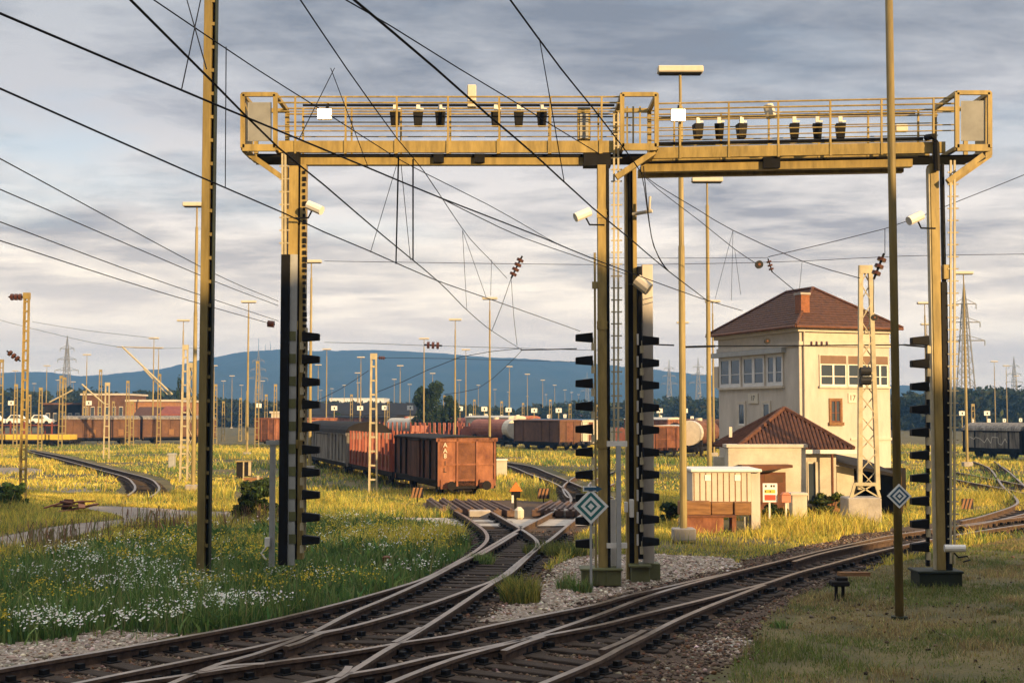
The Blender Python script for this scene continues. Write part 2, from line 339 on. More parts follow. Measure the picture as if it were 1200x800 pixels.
B3 = [(350, 845), (400, 822), (455, 800), (500, 782), (550, 765), (612, 749), (650, 737), (700, 720), (753, 700), (790, 688.5), (827, 678.5), (855, 671.5)]
B5 = [(540, 840), (590, 818), (635, 800), (700, 773), (724, 760), (753, 746), (790, 727), (827, 711), (863, 697), (896, 684.5)]
track('outer turnout track skirting the flowery meadow, merging at the top into the retarder fan', A1, A3, extra=[('wing_rail', [(335, 757), (352, 752), (375, 742), (400, 737)]), ('guard_rail', [(563, 650), (590, 634), (606, 624)])])
track('diverging turnout track crossing the outer one, ending in a switch blade beside tall weeds', A2, A4, ymax=42, zo=.006, extra=[('wing_rail', [(236, 786), (262, 780.5), (290, 778), (310, 777)], 1.5), ('guard_rail', [(462, 752), (478, 744), (494, 734.5)]), ('guard_rail', [(395, 793), (405, 786), (409, 780)])])
track('long curved main track sweeping past the gantry feet and the white annex', B1, B2, zo=.003, extra=[('wing_rail', [(590, 762), (605, 756), (622, 750), (637, 745.5)]), ('guard_rail', [(930, 657.5), (963, 648), (1000, 640), (1046, 631)])])
track('turnout track bordering the trodden turf, joining the main track beyond the gravel', B3, B5, zo=.009, extra=[('guard_rail', [(705, 761), (730, 751), (755, 738)])])
c1 = [(560, 537), (594, 541.5), (622, 546), (642, 553.5), (663, 562), (682, 570), (705, 578), (740, 590)]
c2 = [(550, 539), (594, 545), (622, 555.5), (645, 563.5), (659, 571), (667, 579), (669, 586), (663, 591)]
track('yard track curving out from behind the rusty wagon towards the retarders', c2, c1, name='railway_track', spacing=.9, chairs=False)
t = thing('railway_track', G(667, 563), 'tight rail loop joining two yard tracks behind the striped plates', 'railway track')
rail(px_curve([(700, 548), (675, 558), (667, 563), (661, 568), (660, 574), (668, 583), (690, 579), (720, 566)]), t); rail(px_curve([(720, 552), (700, 560), (690, 568), (692, 576), (705, 582)]), t)
d1 = [(30, 528), (60, 535), (112, 549), (145, 558), (156, 566), (158, 573), (150, 580)]
d2 = [(36, 527), (80, 536), (131, 549), (172, 559.5), (184, 567), (186, 574), (176, 582)]
track('short curved siding running out of the yellow grass beside the service path', d1, d2, spacing=1.2, chairs=False)
track('far siding crossing behind the ladder gantry leg under dark freight wagons', [(1120, 553), (1133, 555), (1165, 561), (1200, 568), (1260, 580)], [(1115, 560), (1133, 564), (1165, 570), (1200, 577), (1260, 590)], spacing=1.0, chairs=False)
track('far siding bending sharply beside the small striped plate', [(1140, 540), (1159, 548), (1175, 569), (1191, 584), (1188, 592), (1152, 604), (1126, 610)], [(1165, 540), (1183, 553), (1203, 571), (1222, 588), (1215, 597), (1165, 610), (1130, 616)], spacing=1.1, chairs=False)
# retarders: banks of brake beams
def retarder(label, beams, blocks):
    c = G(*beams[0][1]); t = thing('wagon_retarder', (c.x, c.y, 0), label, 'retarder')
    for (p, q) in beams:
        a, b = G(*p, .17), G(*q, .17); m = MB(); m.bar(a, b, .34, .26); m.bar(a+Vector((0, 0, .16)), b+Vector((0, 0, .16)), .12, .08)
        m.build('brake_beam', [beamm], t, bevel=.02)
    for p in blocks:
        g = G(*p); m = MB(); m.box(g.x-.42, g.x+.42, g.y, g.y+.5, 0, .3); m.build('end_block', concrete, t, bevel=.04)
retarder('bank of rusty brake beams below the rusty orange wagon', [((504, 588), (520, 599)), ((519, 588), (537, 600.5)), ((534, 589), (553, 600)), ((549, 589.5), (568, 600.5)), ((563, 590), (583, 601)), ((576, 591), (599, 601.5))], [(562, 607)])
retarder('bank of rusty brake beams behind the diamond sign and gantry foot', [((646, 591), (628, 601)), ((656, 591.5), (643, 601)), ((666, 592), (655, 601.5)), ((677, 593), (668, 602)), ((690, 594), (681, 602.5)), ((703, 594), (694, 603))], [(662, 606)])
# ================================================================ signal gantries
SIDE = Vector((1, 0, 0))
_h = MB()       # lamp hood: tapered dark box, x along the hood, narrow end at x = .40
_h.add([(0, -.11, -.115), (0, .11, -.115), (0, .11, .115), (0, -.11, .115), (.40, -.10, -.085), (.40, .10, -.085), (.40, .10, .07), (.40, -.10, .07)], [(0, 1, 2, 3), (7, 6, 5, 4), (0, 4, 5, 1), (1, 5, 6, 2), (2, 6, 7, 3), (3, 7, 4, 0)])
hood_me = take(_h.build('lamp_hood', dark, bevel=.012))
_h = MB(); _h.box(-.05, .03, -.05, .05, -.30, -.13); _h.box(-.02, .02, -.02, .02, -.16, .0)
brk_me = take(_h.build('bracket', palegold))
_h = MB(); _h.add([(-.12, -.12, .18), (.12, -.12, .18), (.12, .14, .18), (-.12, .14, .18), (-.09, -.09, -.18), (.09, -.09, -.18), (.09, .10, -.18), (-.09, .10, -.18)], [(0, 1, 2, 3), (7, 6, 5, 4), (0, 4, 5, 1), (1, 5, 6, 2), (2, 6, 7, 3), (3, 7, 4, 0)])
sh_me = take(_h.build('shade', dark, bevel=.012))
_h = MB(); _h.box(-.045, .045, -.04, .04, .18, .36); _h.box(.04, .13, -.02, .02, .22, .26)
shb_me = take(_h.build('mount', whitemet))
def inst(name, me, parent, wloc, rz=0.0, ry=0.0, sub=None):
    o = bpy.data.objects.new(name, me); COL.objects.link(o); o.parent = parent
    o.location = Vector(wloc)-wroot(parent); o.rotation_euler = (0, ry, rz)
    return o
def child(name, me, parent):
    o = bpy.data.objects.new(name, me); COL.objects.link(o); o.parent = parent; return o
def hoods(root, px, ys, Y, flip):
    for y in ys:
        h = inst('lamp_hood', hood_me, root, at(px, y, Y-.05), math.pi if flip else 0.0); child('bracket', brk_me, h)
def shades(root, xs, y, Yf):
    for x in xs:
        s = inst('hanging_lamp', sh_me, root, at(x, y, Yf(x)), random.uniform(-.2, .2)); child('mount', shb_me, s)
def ladder(root, pxl, pxr, y0, y1, Y):
    m = MB()
    p0, p1 = at(pxl, y0, Y), at(pxl, y1, Y); q0, q1 = at(pxr, y0, Y), at(pxr, y1, Y)
    m.bar(p0, p1, .045, .05); m.bar(q0, q1, .045, .05); L = (p1-p0).length; k = int(L/.28)
    for i in range(1, k):
        t_ = i/k; a = p0.lerp(p1, t_); b = q0.lerp(q1, t_); m.bar(a, b, .03)
        m.bar(b, b+Vector((.09, -.02, 0)), .03); m.bar(a-Vector((.07, 0, 0)), a, .03)
    return m.build('ladder', palegold, root)
def camera_part(root, px, py, Y, d=1, arm=True):
    m = MB(); c = at(px, py, Y); m.tube([c, c+Vector((.34*d*-1, -.12, -.16))], .11, 10); o = m.build('camera_housing', whitemet, root)
    a = MB(); a.tube([c+Vector((-.1*d, 0, -.12)), c+Vector((0, .05, -.3)), c+Vector((.35*d, .1, -.3))], .022, 6); a.build('arm', dark, o); return o
# ---------- first gantry (Y = 30)
Y0 = 30.0
g1 = thing('signal_gantry', at(535, 683, Y0)*1, 'ochre steel gantry with long walkway, nearer and wider of the two portals', 'gantry'); g1.location.z = 0
W = 1.15
m = MB(); m.pbox(326, 165, 719, 178.7, Y0, .1)
for x in (404, 463, 524, 583, 643, 703): m.pbox(x-1, 163, x+1.4, 180, Y0-.03, .05)
m.build('walkway_fascia', gold, g1)
m = MB(); m.pbox(326, 165, 719, 178.7, Y0+W, .1); m.build('walkway_fascia', gold, g1)
m = MB(); a, b = at(300, 180, Y0), at(760, 183, Y0); m.box(a.x, b.x, Y0+.12, Y0+W-.02, a.z-.05, a.z+.02); m.build('walkway_floor', dark, g1)
m = MB(); m.pbox(352, 184.4, 690, 193, Y0+.16, .2); a = at(352, 193, Y0).z; m.build('girder', gold, g1)
m = MB(); m.pbox(352, 184.4, 690, 193, Y0+.85, .2); m.build('girder', gold, g1)
for x in (512, 560):
    m = MB(); m.pbox(x-4, 180, x+8, 190, Y0+.05, .3); m.build('splice_box', dark, g1)
m = MB()
for y in (113.6, 120.5, 130.5, 148, 153.6):
    for dY in (0, W):
        m.tube([at(326, y, Y0)+Vector((0, dY, 0)), at(727, y, Y0)+Vector((0, dY, 0))], .022 if y < 125 else .016, 6)
for x in (346, 405, 465, 525, 585, 645, 705):
    for dY in (0, W):
        p, q = at(x, 113, Y0), at(x, 180, Y0); d_ = Vector((0, dY, 0)); m.bar(p+d_, q+d_, .045, .045)
m.build('railing', gold, g1)
m = MB()
for y, r in ((123.5, .03), (137, .018)): m.tube([at(355, y, Y0+.35), at(720, y, Y0+.35)], r, 6)
m.build('lamp_rail', dark, g1)
shades(g1, (463, 490, 516, 581, 608, 635), 139.5, lambda x: Y0+.35)
def cage(root, x0, x1, y0, y1, Y, mesh=True, both=True):
    c = MB()
    for dY in (-.25, W+.2):
        d_ = Vector((0, dY, 0)); P = [at(x, y, Y)+d_ for x, y in ((x0, y0), (x1, y0), (x1, y1), (x0, y1))]
        for i in range(4): c.bar(P[i], P[(i+1) % 4], .16 if i in (2,) else .10, .08, up=(0, 1, 0))
    for x, y in ((x0, y0), (x1, y0), (x0, y1), (x1, y1)): c.bar(at(x, y, Y)+Vector((0, -.25, 0)), at(x, y, Y)+Vector((0, W+.2, 0)), .09)
    o = c.build('end_cage', gold, root)
    if mesh:
        k = MB(); nx = 40
        for i in range(nx+1):
            x = x0+(x1-x0)*(.16+.7*i/nx)
            k.bar(at(x, y0+(y1-y0)*.14, Y)+Vector((0, -.2, 0)), at(x, y0+(y1-y0)*.86, Y)+Vector((0, -.2, 0)), .018, .01)
        for i in range(30):
            y = y0+(y1-y0)*(.14+.72*i/29); k.bar(at(x0+(x1-x0)*.16, y, Y)+Vector((0, -.19, 0)), at(x0+(x1-x0)*.86, y, Y)+Vector((0, -.19, 0)), .02, .01)
        k.build('mesh_panel', greymet, o)
    return o
c1_ = cage(g1, 287, 325, 114, 176, Y0)
m = MB(); s0 = at(288, 176, Y0); m.prism([at(283.5, 112, Y0), at(288, 114, Y0), at(288, 180, Y0), at(283.5, 178, Y0)], (0, .9, 0)); m.build('side_plate', gold, c1_)
for dY in (0, W): m = MB(); m.bar(at(291, 180, Y0+dY), at(332, 209, Y0+dY), .12, .12); m.build('brace', gold, g1)
cage(g1, 728, 768, 114, 175, Y0, mesh=False)
for dY in (-.1, W): m = MB(); m.bar(at(767, 178, Y0+dY), at(722, 208, Y0+dY), .15, .13); m.build('brace', gold, g1)
m = MB()
for x in (735, 742, 750): m.bar(at(x, 125, Y0+.9), at(x, 170, Y0+.9), .04)
for y in (130, 138, 147, 155): m.bar(at(728, y, Y0+1.2), at(768, y, Y0+1.2), .03)
m.build('gate', goldpole, g1)
m = MB(); m.pbox(547.5, 99, 558, 126, Y0+.2, .12); m.build('antenna_panel', lampwhite, g1, bevel=.02)
m = MB(); m.pbox(677, 126, 692, 163, Y0+.5, .3); o = m.build('equipment_box', gold, g1)
m = MB(); m.pbox(679.5, 133, 689.5, 162, Y0+.47, .03); m.build('door', greymet, o)
# lit floodlight
def flood(root, px, py, Y, w, h, tilt):
    c = at(px, py, Y); m = MB(); m.box(c.x-w/2, c.x+w/2, c.y, c.y+.12, c.z-h/2, c.z+h/2); o = m.build('floodlight', lampwhite, root, bevel=.02)
    m = MB(); m.box(c.x-w/2+.015, c.x+w/2-.015, c.y-.012, c.y-.004, c.z-h/2+.015, c.z+h/2-.015); m.build('lens', floodm, o)
    m = MB(); m.bar(c+Vector((0, .1, 0)), c+Vector((.05, .3, .3)), .05); m.build('mount', dark, o)
flood(g1, 380, 133.5, Y0-.2, .34, .26, 0)
# legs of the first gantry
m = MB(); m.pbox(331.5, 195, 336.5, 300, Y0+.05, .3); m.pbox(336.5, 193, 347, 655, Y0, .25); m.pbox(350, 193, 356.5, 655, Y0+.05, .3)
lg = m.build('leg', gold, g1)
m = MB(); m.pbox(347, 193, 350, 655, Y0+.1, .2); m.pbox(337, 178, 351, 194, Y0-.01, .4); m.build('dark_strip', dark, lg)
m = MB()
for k in range(46):
    y = 200+k*7.2; m.pbox(354.5, y, 358+rng.uniform(-.6, 1.2), y+rng.uniform(3, 6), Y0+.02, .12)
m.build('cable_run', dark, lg)
ladder(g1, 331, 334.5, 180, 300, Y0-.05)
m = MB(); m.pbox(327.5, 298, 338, 662, Y0-.12, .42); m.build('cable_duct', dark, g1, bevel=.01)
m = MB(); m.pbox(338.2, 298, 346.8, 662, Y0-.06, .06); m.build('cover_strip', greymet, g1)
m = MB()
for k in range(10): m.pbox(338.4, 388+26.4*k, 346.6, 399+26.4*k, Y0-.075, .014)
m.build('stripe_plates', olive, g1); bpy.data.objects['stripe_plates'].name = 'lamp_backplate'
hoods(g1, 354.5, [394.5+26.4*k for k in range(10)], Y0-.1, False)
m = MB(); m.pbox(357, 384, 359.4, 645, Y0-.05, .05); m.build('lamp_post_rail', palegold, g1); 
for (xa, xb, gg) in ((334, 349, g1), (699.5, 713, g1)):
    for yy in (250, 381, 520):
        m = MB(); m.pbox(xa, yy-5, xb, yy+5, Y0-.02, .03)
        for bx_ in (xa+1.5, xb-2.2):
            for by_ in (yy-3.4, yy+2.4): m.pbox(bx_, by_, bx_+1, by_+1, Y0-.04, .025)
        m.build('joint_plate', gold, gg)
camera_part(g1, 361, 240, Y0-.3, -1)
camera_part(g1, 691, 248, Y0-.3, 1)
m = MB(); m.pbox(701, 193, 711.5, 672, Y0, .26); lg = m.build('leg', [gold], g1, bevel=.008)
m = MB(); m.pbox(711.7, 193, 714.8, 672, Y0-.02, .28); m.build('dark_strip', dark, lg)  # black strip stands in for the leg's unlit right side
m = MB(); m.pbox(682, 668, 728, 686, Y0-.2, .6); m.pbox(680, 666, 730, 669, Y0-.25, .7); m.build('foot', olive, lg, bevel=.015)
m = MB()
for x in (700, 712): m.pbox(x-.8, 669.5, x+.8, 686, Y0-.235, .03)
m.build('stiffener', olive, lg)
m = MB(); m.pbox(696.5, 296, 699, 668, Y0-.03, .06); m.pbox(694, 330, 701, 338, Y0-.05, .1); m.build('lamp_post_rail', goldpole, g1)
hoods(g1, 694.5, [395.5+26.75*k for k in range(10)], Y0-.1, True)
ladder(g1, 719.5, 724.5, 130, 520, Y0+.1)
m = MB(); m.pbox(722.5, 522, 728, 684, Y0-.12, .12); m.build('grey_post', greymet, g1); bpy.data.objects['grey_post'].name = 'support_post'
m = MB(); m.pbox(711, 516.5, 735, 523, Y0-.05, .1); m.build('cross_arm', whitemet, g1)
m = MB(); m.pbox(711, 636, 735, 642, Y0-.05, .1); m.build('cross_arm', whitemet, g1)
m = MB(); m.pbox(716, 585, 722, 665, Y0+.3, .1); m.build('cable_box', whitemet, g1)
m = MB(); m.pbox(684, 178, 716, 194, Y0+.02, .4); m.build('corner_plate', dark, g1)
# ---------- second gantry
YR = lambda px: 31.2+(px-745)*(-1.2/355)
g2 = thing('signal_gantry', (at(920, 683, 30.5).x, 30.5, 0), 'ochre steel gantry reaching past the signal box, ladder at its outer leg', 'gantry')
def pq(px, py, dY=0.0): return at(px, py, YR(px))+Vector((0, dY, 0))
def ln(x0, y0, x1, y1, px): return y0+(y1-y0)*(px-x0)/(x1-x0)
yt = lambda px, k: ln(775, 172.5+k*15, 1105, 166+k*15, px)         # top of fascia
def plate(mm, x0, x1, fy0, fy1, dY, th):
    mm.prism([pq(x0, fy0(x0), dY), pq(x1, fy0(x1), dY), pq(x1, fy1(x1), dY), pq(x0, fy1(x0), dY)], (0, th, 0))
for dY in (0, W):
    m = MB(); plate(m, 760, 1108, lambda x: yt(x, 0), lambda x: yt(x, .86), dY, .1)
    if dY == 0:
        for x in (797, 854, 912, 973, 1033): m.prism([pq(x-1, yt(x, -.1), -.03), pq(x+1.4, yt(x, -.1), -.03), pq(x+1.4, yt(x, .95), -.03), pq(x-1, yt(x, .95), -.03)], (0, .04, 0))
    m.build('walkway_fascia', gold, g2)
m = MB(); plate(m, 760, 1150, lambda x: yt(x, .98), lambda x: yt(x, 1.1), .12, W-.15); m.build('walkway_floor', dark, g2)
for dY in (.16, .85):
    m = MB(); plate(m, 752, 1072, lambda x: yt(x, 1.2), lambda x: yt(x, 1.8), dY, .2); m.build('girder', gold, g2)
m = MB(); plate(m, 895, 915, lambda x: yt(x, .9), lambda x: yt(x, 1.75), .05, .3); m.build('splice_box', dark, g2)
m = MB()
rl = [(-3.4, .022), (-2.95, .022), (-2.3, .016), (-1.3, .016), (-.85, .016)]
for k, r in rl:
    for dY in (0, W): m.tube([pq(768, yt(768, k), dY), pq(1118, yt(1118, k), dY)], r, 6)
for x in (797, 854, 912, 973, 1033, 1094):
    for dY in (0, W): m.bar(pq(x, yt(x, -3.4), dY), pq(x, yt(x, .95), dY), .045)
m.build('railing', gold, g2)
m = MB(); m.tube([pq(770, yt(770, -2.55), .35), pq(1078, yt(1078, -2.55), .35)], .035, 6); m.tube([pq(770, yt(770, -.4), .2), pq(1085, yt(1085, -.4), .2)], .045, 6); m.build('lamp_rail', dark, g2)
shades(g2, (818, 843, 869, 931, 958, 985), 154, lambda x: YR(x)+.35)
m = MB(); p = pq(904, 127, .3); m.tube([p+Vector((-.02, 0, .14)), p+Vector((.05, -.05, -.16))], .13, 10); m.build('camera_housing', lampwhite, g2)
m = MB(); p = pq(1063, 146, .3); m.box(p.x-.18, p.x+.12, p.y, p.y+.15, p.z-.1, p.z+.08); m.build('junction_box', lampwhite, g2, bevel=.02)
flood(g2, 795, 135, YR(795)-.2, .36, .3, .3)
c2_ = cage(g2, 1117, 1155, 112, 176, 30.0)
m = MB(); m.prism([at(1155, 111, 30), at(1163, 117, 30.0), at(1163, 182, 30), at(1155, 186, 30)], (0, .7, 0)); m.build('side_plate', gold, c2_)
m = MB(); m.bar(at(1152, 182, 29.8), at(1110, 213, 29.8), .12, .12); m.build('brace', gold, g2)
m = MB(); m.bar(at(1160, 182, 30.6), at(1112, 216, 30.6), .12, .12); m.build('brace', gold, g2)
m = MB(); m.pbox(733.5, 196, 736.5, 680, 31.0, .3); m.pbox(742.5, 196, 747.2, 680, 31.0, .3); lg = m.build('leg', gold, g2)
m = MB(); m.pbox(736.5, 196, 742.5, 680, 31.06, .2); m.build('dark_strip', dark, lg)
m = MB(); m.pbox(740, 664, 762, 684, 30.7, .7); m.pbox(738, 662, 764, 665, 30.6, .8); m.build('foot', olive, lg, bevel=.015)
m = MB(); m.pbox(747.6, 312, 753, 655, 30.85, .3); m.build('cable_duct', dark, g2, bevel=.01)
m = MB(); m.pbox(753.4, 310, 766, 662, 31.1, .35); bl = m.build('white_panel', cream, g2, bevel=.01); bl.name = 'backing_panel'
m = MB(); m.pbox(757, 660, 774, 679, 31.0, .5); m.build('foot', olive, bl, bevel=.015)
hoods(g2, 752.5, [399+26.1*k for k in range(10)], 30.7, False)
m = MB()
for k in range(10): m.pbox(746.5, 391+26.1*k, 748.5, 404+26.1*k, 30.8, .1)
m.build('bracket_plate', whitemet, g2)
m = MB(); m.pbox(738, 585, 743, 606, 30.7, .15); m.pbox(732, 588, 736, 600, 30.8, .15); m.build('switch_box', whitemet, g2, bevel=.01)
p = at(755, 333, 30.6); m = MB(); m.tube([p+Vector((-.18, 0, .1)), p+Vector((.1, -.1, -.14))], .16, 10); m.build('camera_housing', lampwhite, g2)
m = MB(); m.tube([p+Vector((-.35, .2, .0)), p], .04, 6); m.build('arm', dark, g2)
p = at(757, 252, 30.6); m = MB(); m.tube([p+Vector((-.3, .2, .05)), p+Vector((.15, 0, .1))], .045, 8); m.tube([p+Vector((.08, 0, .12)), p+Vector((.1, 0, .45))], .03, 6); m.build('arm', lampwhite, g2)
# outer leg
m = MB(); m.pbox(1094, 192, 1105, 675, 30.0, .26); lg = m.build('leg', gold, g2, bevel=.02)
m = MB(); m.pbox(1092.5, 196, 1094.2, 675, 30.02, .2); m.build('lit_edge', palegold, lg)  # sunlit edge of the leg painted as a paler strip
m = MB(); m.pbox(1106, 330, 1113.5, 672, 29.98, .24); m.pbox(1105.3, 192, 1108, 330, 30.02, .2); m.build('cable_duct', dark, g2, bevel=.01)
m = MB(); m.pbox(1078, 671, 1128, 687, 29.8, .7); m.pbox(1076, 669, 1130, 672, 29.75, .8); m.build('foot', darkgreen, lg, bevel=.015)
m = MB(); m.pbox(1106, 310, 1113, 327, 29.95, .2); m.build('junction_box', gold, g2, bevel=.01)
ladder(g2, 1114, 1118.5, 188, 660, 29.95)
hoods(g2, 1087.5, [399+26.8*k for k in range(10)], 29.85, True)
m = MB()
for k in range(10): m.pbox(1086, 396+26.8*k, 1089.5, 422+26.8*k, 29.95, .1)
m.build('lamp_backplate', dark, g2)
camera_part(g2, 1080, 252, 29.7, 1)
p = at(1118, 642.5, 29.6); m = MB(); m.tube([p+Vector((-.22, 0, .01)), p+Vector((.24, -.05, .01))], .085, 12); o = m.build('camera_housing', whitemet, g2)
m = MB(); m.tube([p+Vector((0, 0, -.1)), p+Vector((.1, 0, -.2)), p+Vector((.3, 0, -.17)), p+Vector((.36, 0, -.26)), p+Vector((.2, 0, -.3))], .02, 6); m.build('arm', dark, o)
m = MB(); q0 = pq(1087, yt(1087, -.4), .1); m.tube([q0, at(1094, 160, 29.9), at(1097, 168, 29.9), at(1098, 200, 29.9)], .08, 8); m.build('cable_hose', dark, g2)
# ---------------------------------------------------------------- tall masts
gx = G(237, 682)
t = thing('steel_mast', (at(237, 682, 30).x, 30, 0), 'tall battened steel mast standing in the flowers, shaded below and sunlit ochre above', 'mast')
xa, xb = at(240.3, 400, 30).x, at(247.5, 400, 30).x
tl = Vector((.0, 0, 0))
def mast_col(x0, x1, y0, y1, zt, nm, mt, par):
    mm = MB(); mm.box(x0, x1, y0, y1, -.1, zt); return mm.build(nm, mt, par, bevel=.006)
bx = at(237, 681, 30).x
mast_col(bx-.13, bx+.05, 29.95, 30.25, 17, 'channel', mastp, t); mast_col(bx+.125, bx+.155, 29.98, 30.22, 17, 'channel', darkgreen, t)
m = MB()
for k in range(30): m.box(bx+.05, bx+.126, 30.0, 30.03, .35+k*.56, .43+k*.56)
m.build('batten', mastp, t)
m = MB(); m.box(bx+.05, bx+.124, 30.12, 30.16, -.1, 17); m.build('web', dark, t)
bx = at(1054, 722, 25.3).x
t = thing('steel_post', (bx, 25.3, 0), 'slim tall post on the turf carrying a diamond board low down', 'post')
m = MB(); m.tube([(bx, 25.3, -.1), (bx, 25.3, 16)], .085, 12, .075); m.build('shaft', [mastp], t, smooth=True)
m = MB(); m.tube([(bx, 25.3, 0), (bx, 25.3, .06)], .16, 12); m.build('base_collar', darkgreen, t)
# diamond boards
def diamond(root, c, r, mats):
    def dq(k, y0): return [(c.x-k, y0, c.z), (c.x, y0, c.z-k), (c.x+k, y0, c.z), (c.x, y0, c.z+k)]
    m = MB(); m.prism(dq(r, c.y), (0, .02, 0)); o = m.build('board', signwhite, root)
    for i, (k, mt) in enumerate(((.80, mats), (.58, signwhite), (.36, mats), (.19, signwhite))):
        m = MB(); m.prism(dq(r*k, c.y-.003*(i+1)), (0, .0025, 0)); m.build('diamond_mark', mt, o)
    return o
c = at(1054, 581, 25.15)
t = thing('diamond_sign', (c.x, c.y, c.z), 'small blue and white diamond board fixed on the slim tall post', 'sign')
diamond(t, c, .24, bluesign)
m = MB(); m.box(c.x-.11, c.x+.11, c.y+.02, c.y+.07, c.z-.03, c.z+.03); m.build('clamp', darkgreen, t)
Yd = 29.0; c = at(692.5, 593, Yd); b = at(691, 690, Yd)
t = thing('diamond_sign', (c.x, Yd, 0), 'teal and white diamond board with an arrow plate on its own thin post', 'sign')
m = MB(); m.tube([(c.x, Yd+.05, 0), (c.x, Yd+.05, c.z+.5)], .028, 8); m.build('post', greymet, t)
diamond(t, c, .40, teal)
m = MB(); p0 = at(683, 569.5, Yd); p1 = at(705, 575.5, Yd); zc_ = (p0.z+p1.z)/2
m.box(p0.x, p1.x-.1, Yd, Yd+.02, p1.z, p0.z); m.build('arrow_plate', signwhite, t)
m = MB(); m.prism([(p0.x+.03, Yd-.004, zc_-.035), (p1.x-.12, Yd-.004, zc_-.035), (p1.x-.12, Yd-.004, zc_-.075), (p1.x+.02, Yd-.004, zc_), (p1.x-.12, Yd-.004, zc_+.075), (p1.x-.12, Yd-.004, zc_+.035), (p0.x+.03, Yd-.004, zc_+.035)], (0, .003, 0)); m.build('arrow', bluesign, t)
# grey cable post beside the first gantry leg
t = thing('cable_post', (at(318.5, 655, 30.3).x, 30.3, 0), 'thin grey post with a white box at its foot beside the gantry leg', 'post')
m = MB(); m.pbox(315.5, 519, 321.5, 664, 30.3, .12); m.build('shaft', greymet, t)
m = MB(); m.pbox(311.5, 516, 327, 521, 30.28, .16); m.build('top_arm', greymet, t)
m = MB(); m.pbox(310, 630, 316, 640, 30.2, .15); m.tube([at(312, 640, 30.2), at(306, 648, 30.2), at(312, 655, 30.2)], .02, 6); m.build('box', whitemet, t)
# ================================================================ lamp masts (all about 15 m tall)
LAMP_H = 14.85
lp = thing('lamp_mast', (0, 0, 0), 'x', 'lamp mast')
m = MB(); m.tube([(0, 0, 0), (0, 0, LAMP_H*.62)], .115, 10, .10); m.build('lower_shaft', goldpole, lp, smooth=False)
m = MB(); m.tube([(0, 0, LAMP_H*.62), (0, 0, LAMP_H-1.2)], .085, 8, .075); m.tube([(0, 0, LAMP_H-1.25), (0, 0, LAMP_H-.1)], .045, 8); m.build('upper_shaft', goldpole, lp)
m = MB(); m.box(-.72, .72, -.2, .2, LAMP_H-.13, LAMP_H+.08); hd = m.build('lamp_head', lampwhite, lp, bevel=.03)
m = MB(); m.box(-.66, .66, -.17, .17, LAMP_H-.165, LAMP_H-.132); m.build('diffuser', dark, hd)
m = MB(); m.box(-.35, .35, -.3, .3, 0, .38); m.build('footing', concrete, lp, bevel=.03)
LG = 'slim lamp masts spread over the yard'
near = [  # top pixel, label
 (797, 79.5, 'tallest looking lamp mast, its flat head above the gantry railing beside the lit floodlight'),
 (828.5, 209, 'lamp mast rising between the signal box and the tallest lamp mast'),
 (231, 238, 'lamp mast just behind the dark battened steel mast'),
 (365, 305, 'lamp mast half hidden behind the outer gantry leg with the cable duct'),
 (574, 348.5, 'lamp mast under the crossing of two overhead wires, centre of the sky gap'),
 (291.5, 352.5, 'lamp mast standing over the red container end'),
 (533.5, 373.5, 'lamp mast behind the dark round tree, shorter than the one beside it'),
 (215, 374.5, 'lamp mast beside the pair of lattice masts on the yellow grass'),
 (497, 396, 'lamp mast with its head by the black insulator string'),
 (1129, 318.5, 'lamp mast in front of the tall power pylon by the ladder gantry leg'),
 (1083.5, 354, 'lamp mast half hidden behind the lamp hoods of the ladder gantry leg'),
 (180.5, 395.5, 'lamp mast by the slanted bracket arm near the brick building'),
 (835, 352, 'lamp mast with its head just clearing the signal box eave'),
 (1165, 423, 'lamp mast above the dark freight wagons, the one with a second small arm'),
 (1179, 428, 'lamp mast above the dark freight wagons by the smaller power pylon'),
 (546, 409, 'lamp mast close beside the dark round tree, head against the hill crest'),
 (102, 415, 'lamp mast between the far power pylon and the brick building'),
]
far_px = [(383, 408.5), (423, 418), (419, 436.5), (373, 427), (420, 448), (403.5, 451), (389, 455), (376, 457), (469, 428), (462, 444), (480, 450), (507, 437), (507.5, 454),
          (597, 429), (618, 438), (636, 445), (650, 451), (662, 456.5), (538, 445), (560.5, 451), (580, 456), (596, 459), (618, 464), (670, 459.5), (678, 462), (640, 462)]
left_px = [(55, 428), (186, 407), (18, 434), (68, 445), (86, 447), (40, 449), (251, 428), (262, 446), (283, 451), (308, 446), (272, 440)]
right_px = [(1186, 466), (1156, 468), (1135, 469), (784, 464), (820, 460), (772, 472), (1086, 379), (1191, 440), (800, 377)]
used = False
def place_lamp(px, py, label, group=None):
    global used
    Y = F*(LAMP_H-CH)/(485-py); p = at(px, py, Y)
    o = lp if not used else copy_tree(lp); used = True
    o.location = (p.x, Y, p.z-LAMP_H-.05); o['label'] = label
    if group: o['group'] = group
for x, y, s in near: place_lamp(x, y, s, LG)
for x, y in far_px: place_lamp(x, y, 'slim far lamp mast with a flat head, before the middle of the hill', 'far lamp masts before the hill crest')
for x, y in left_px: place_lamp(x, y, 'slim far lamp mast among the lattice masts near the brick building', 'far lamp masts by the brick building')
for x, y in right_px: place_lamp(x, y, 'slim far lamp mast with a flat head, around the signal box and dark woods', 'far lamp masts by the dark woods')
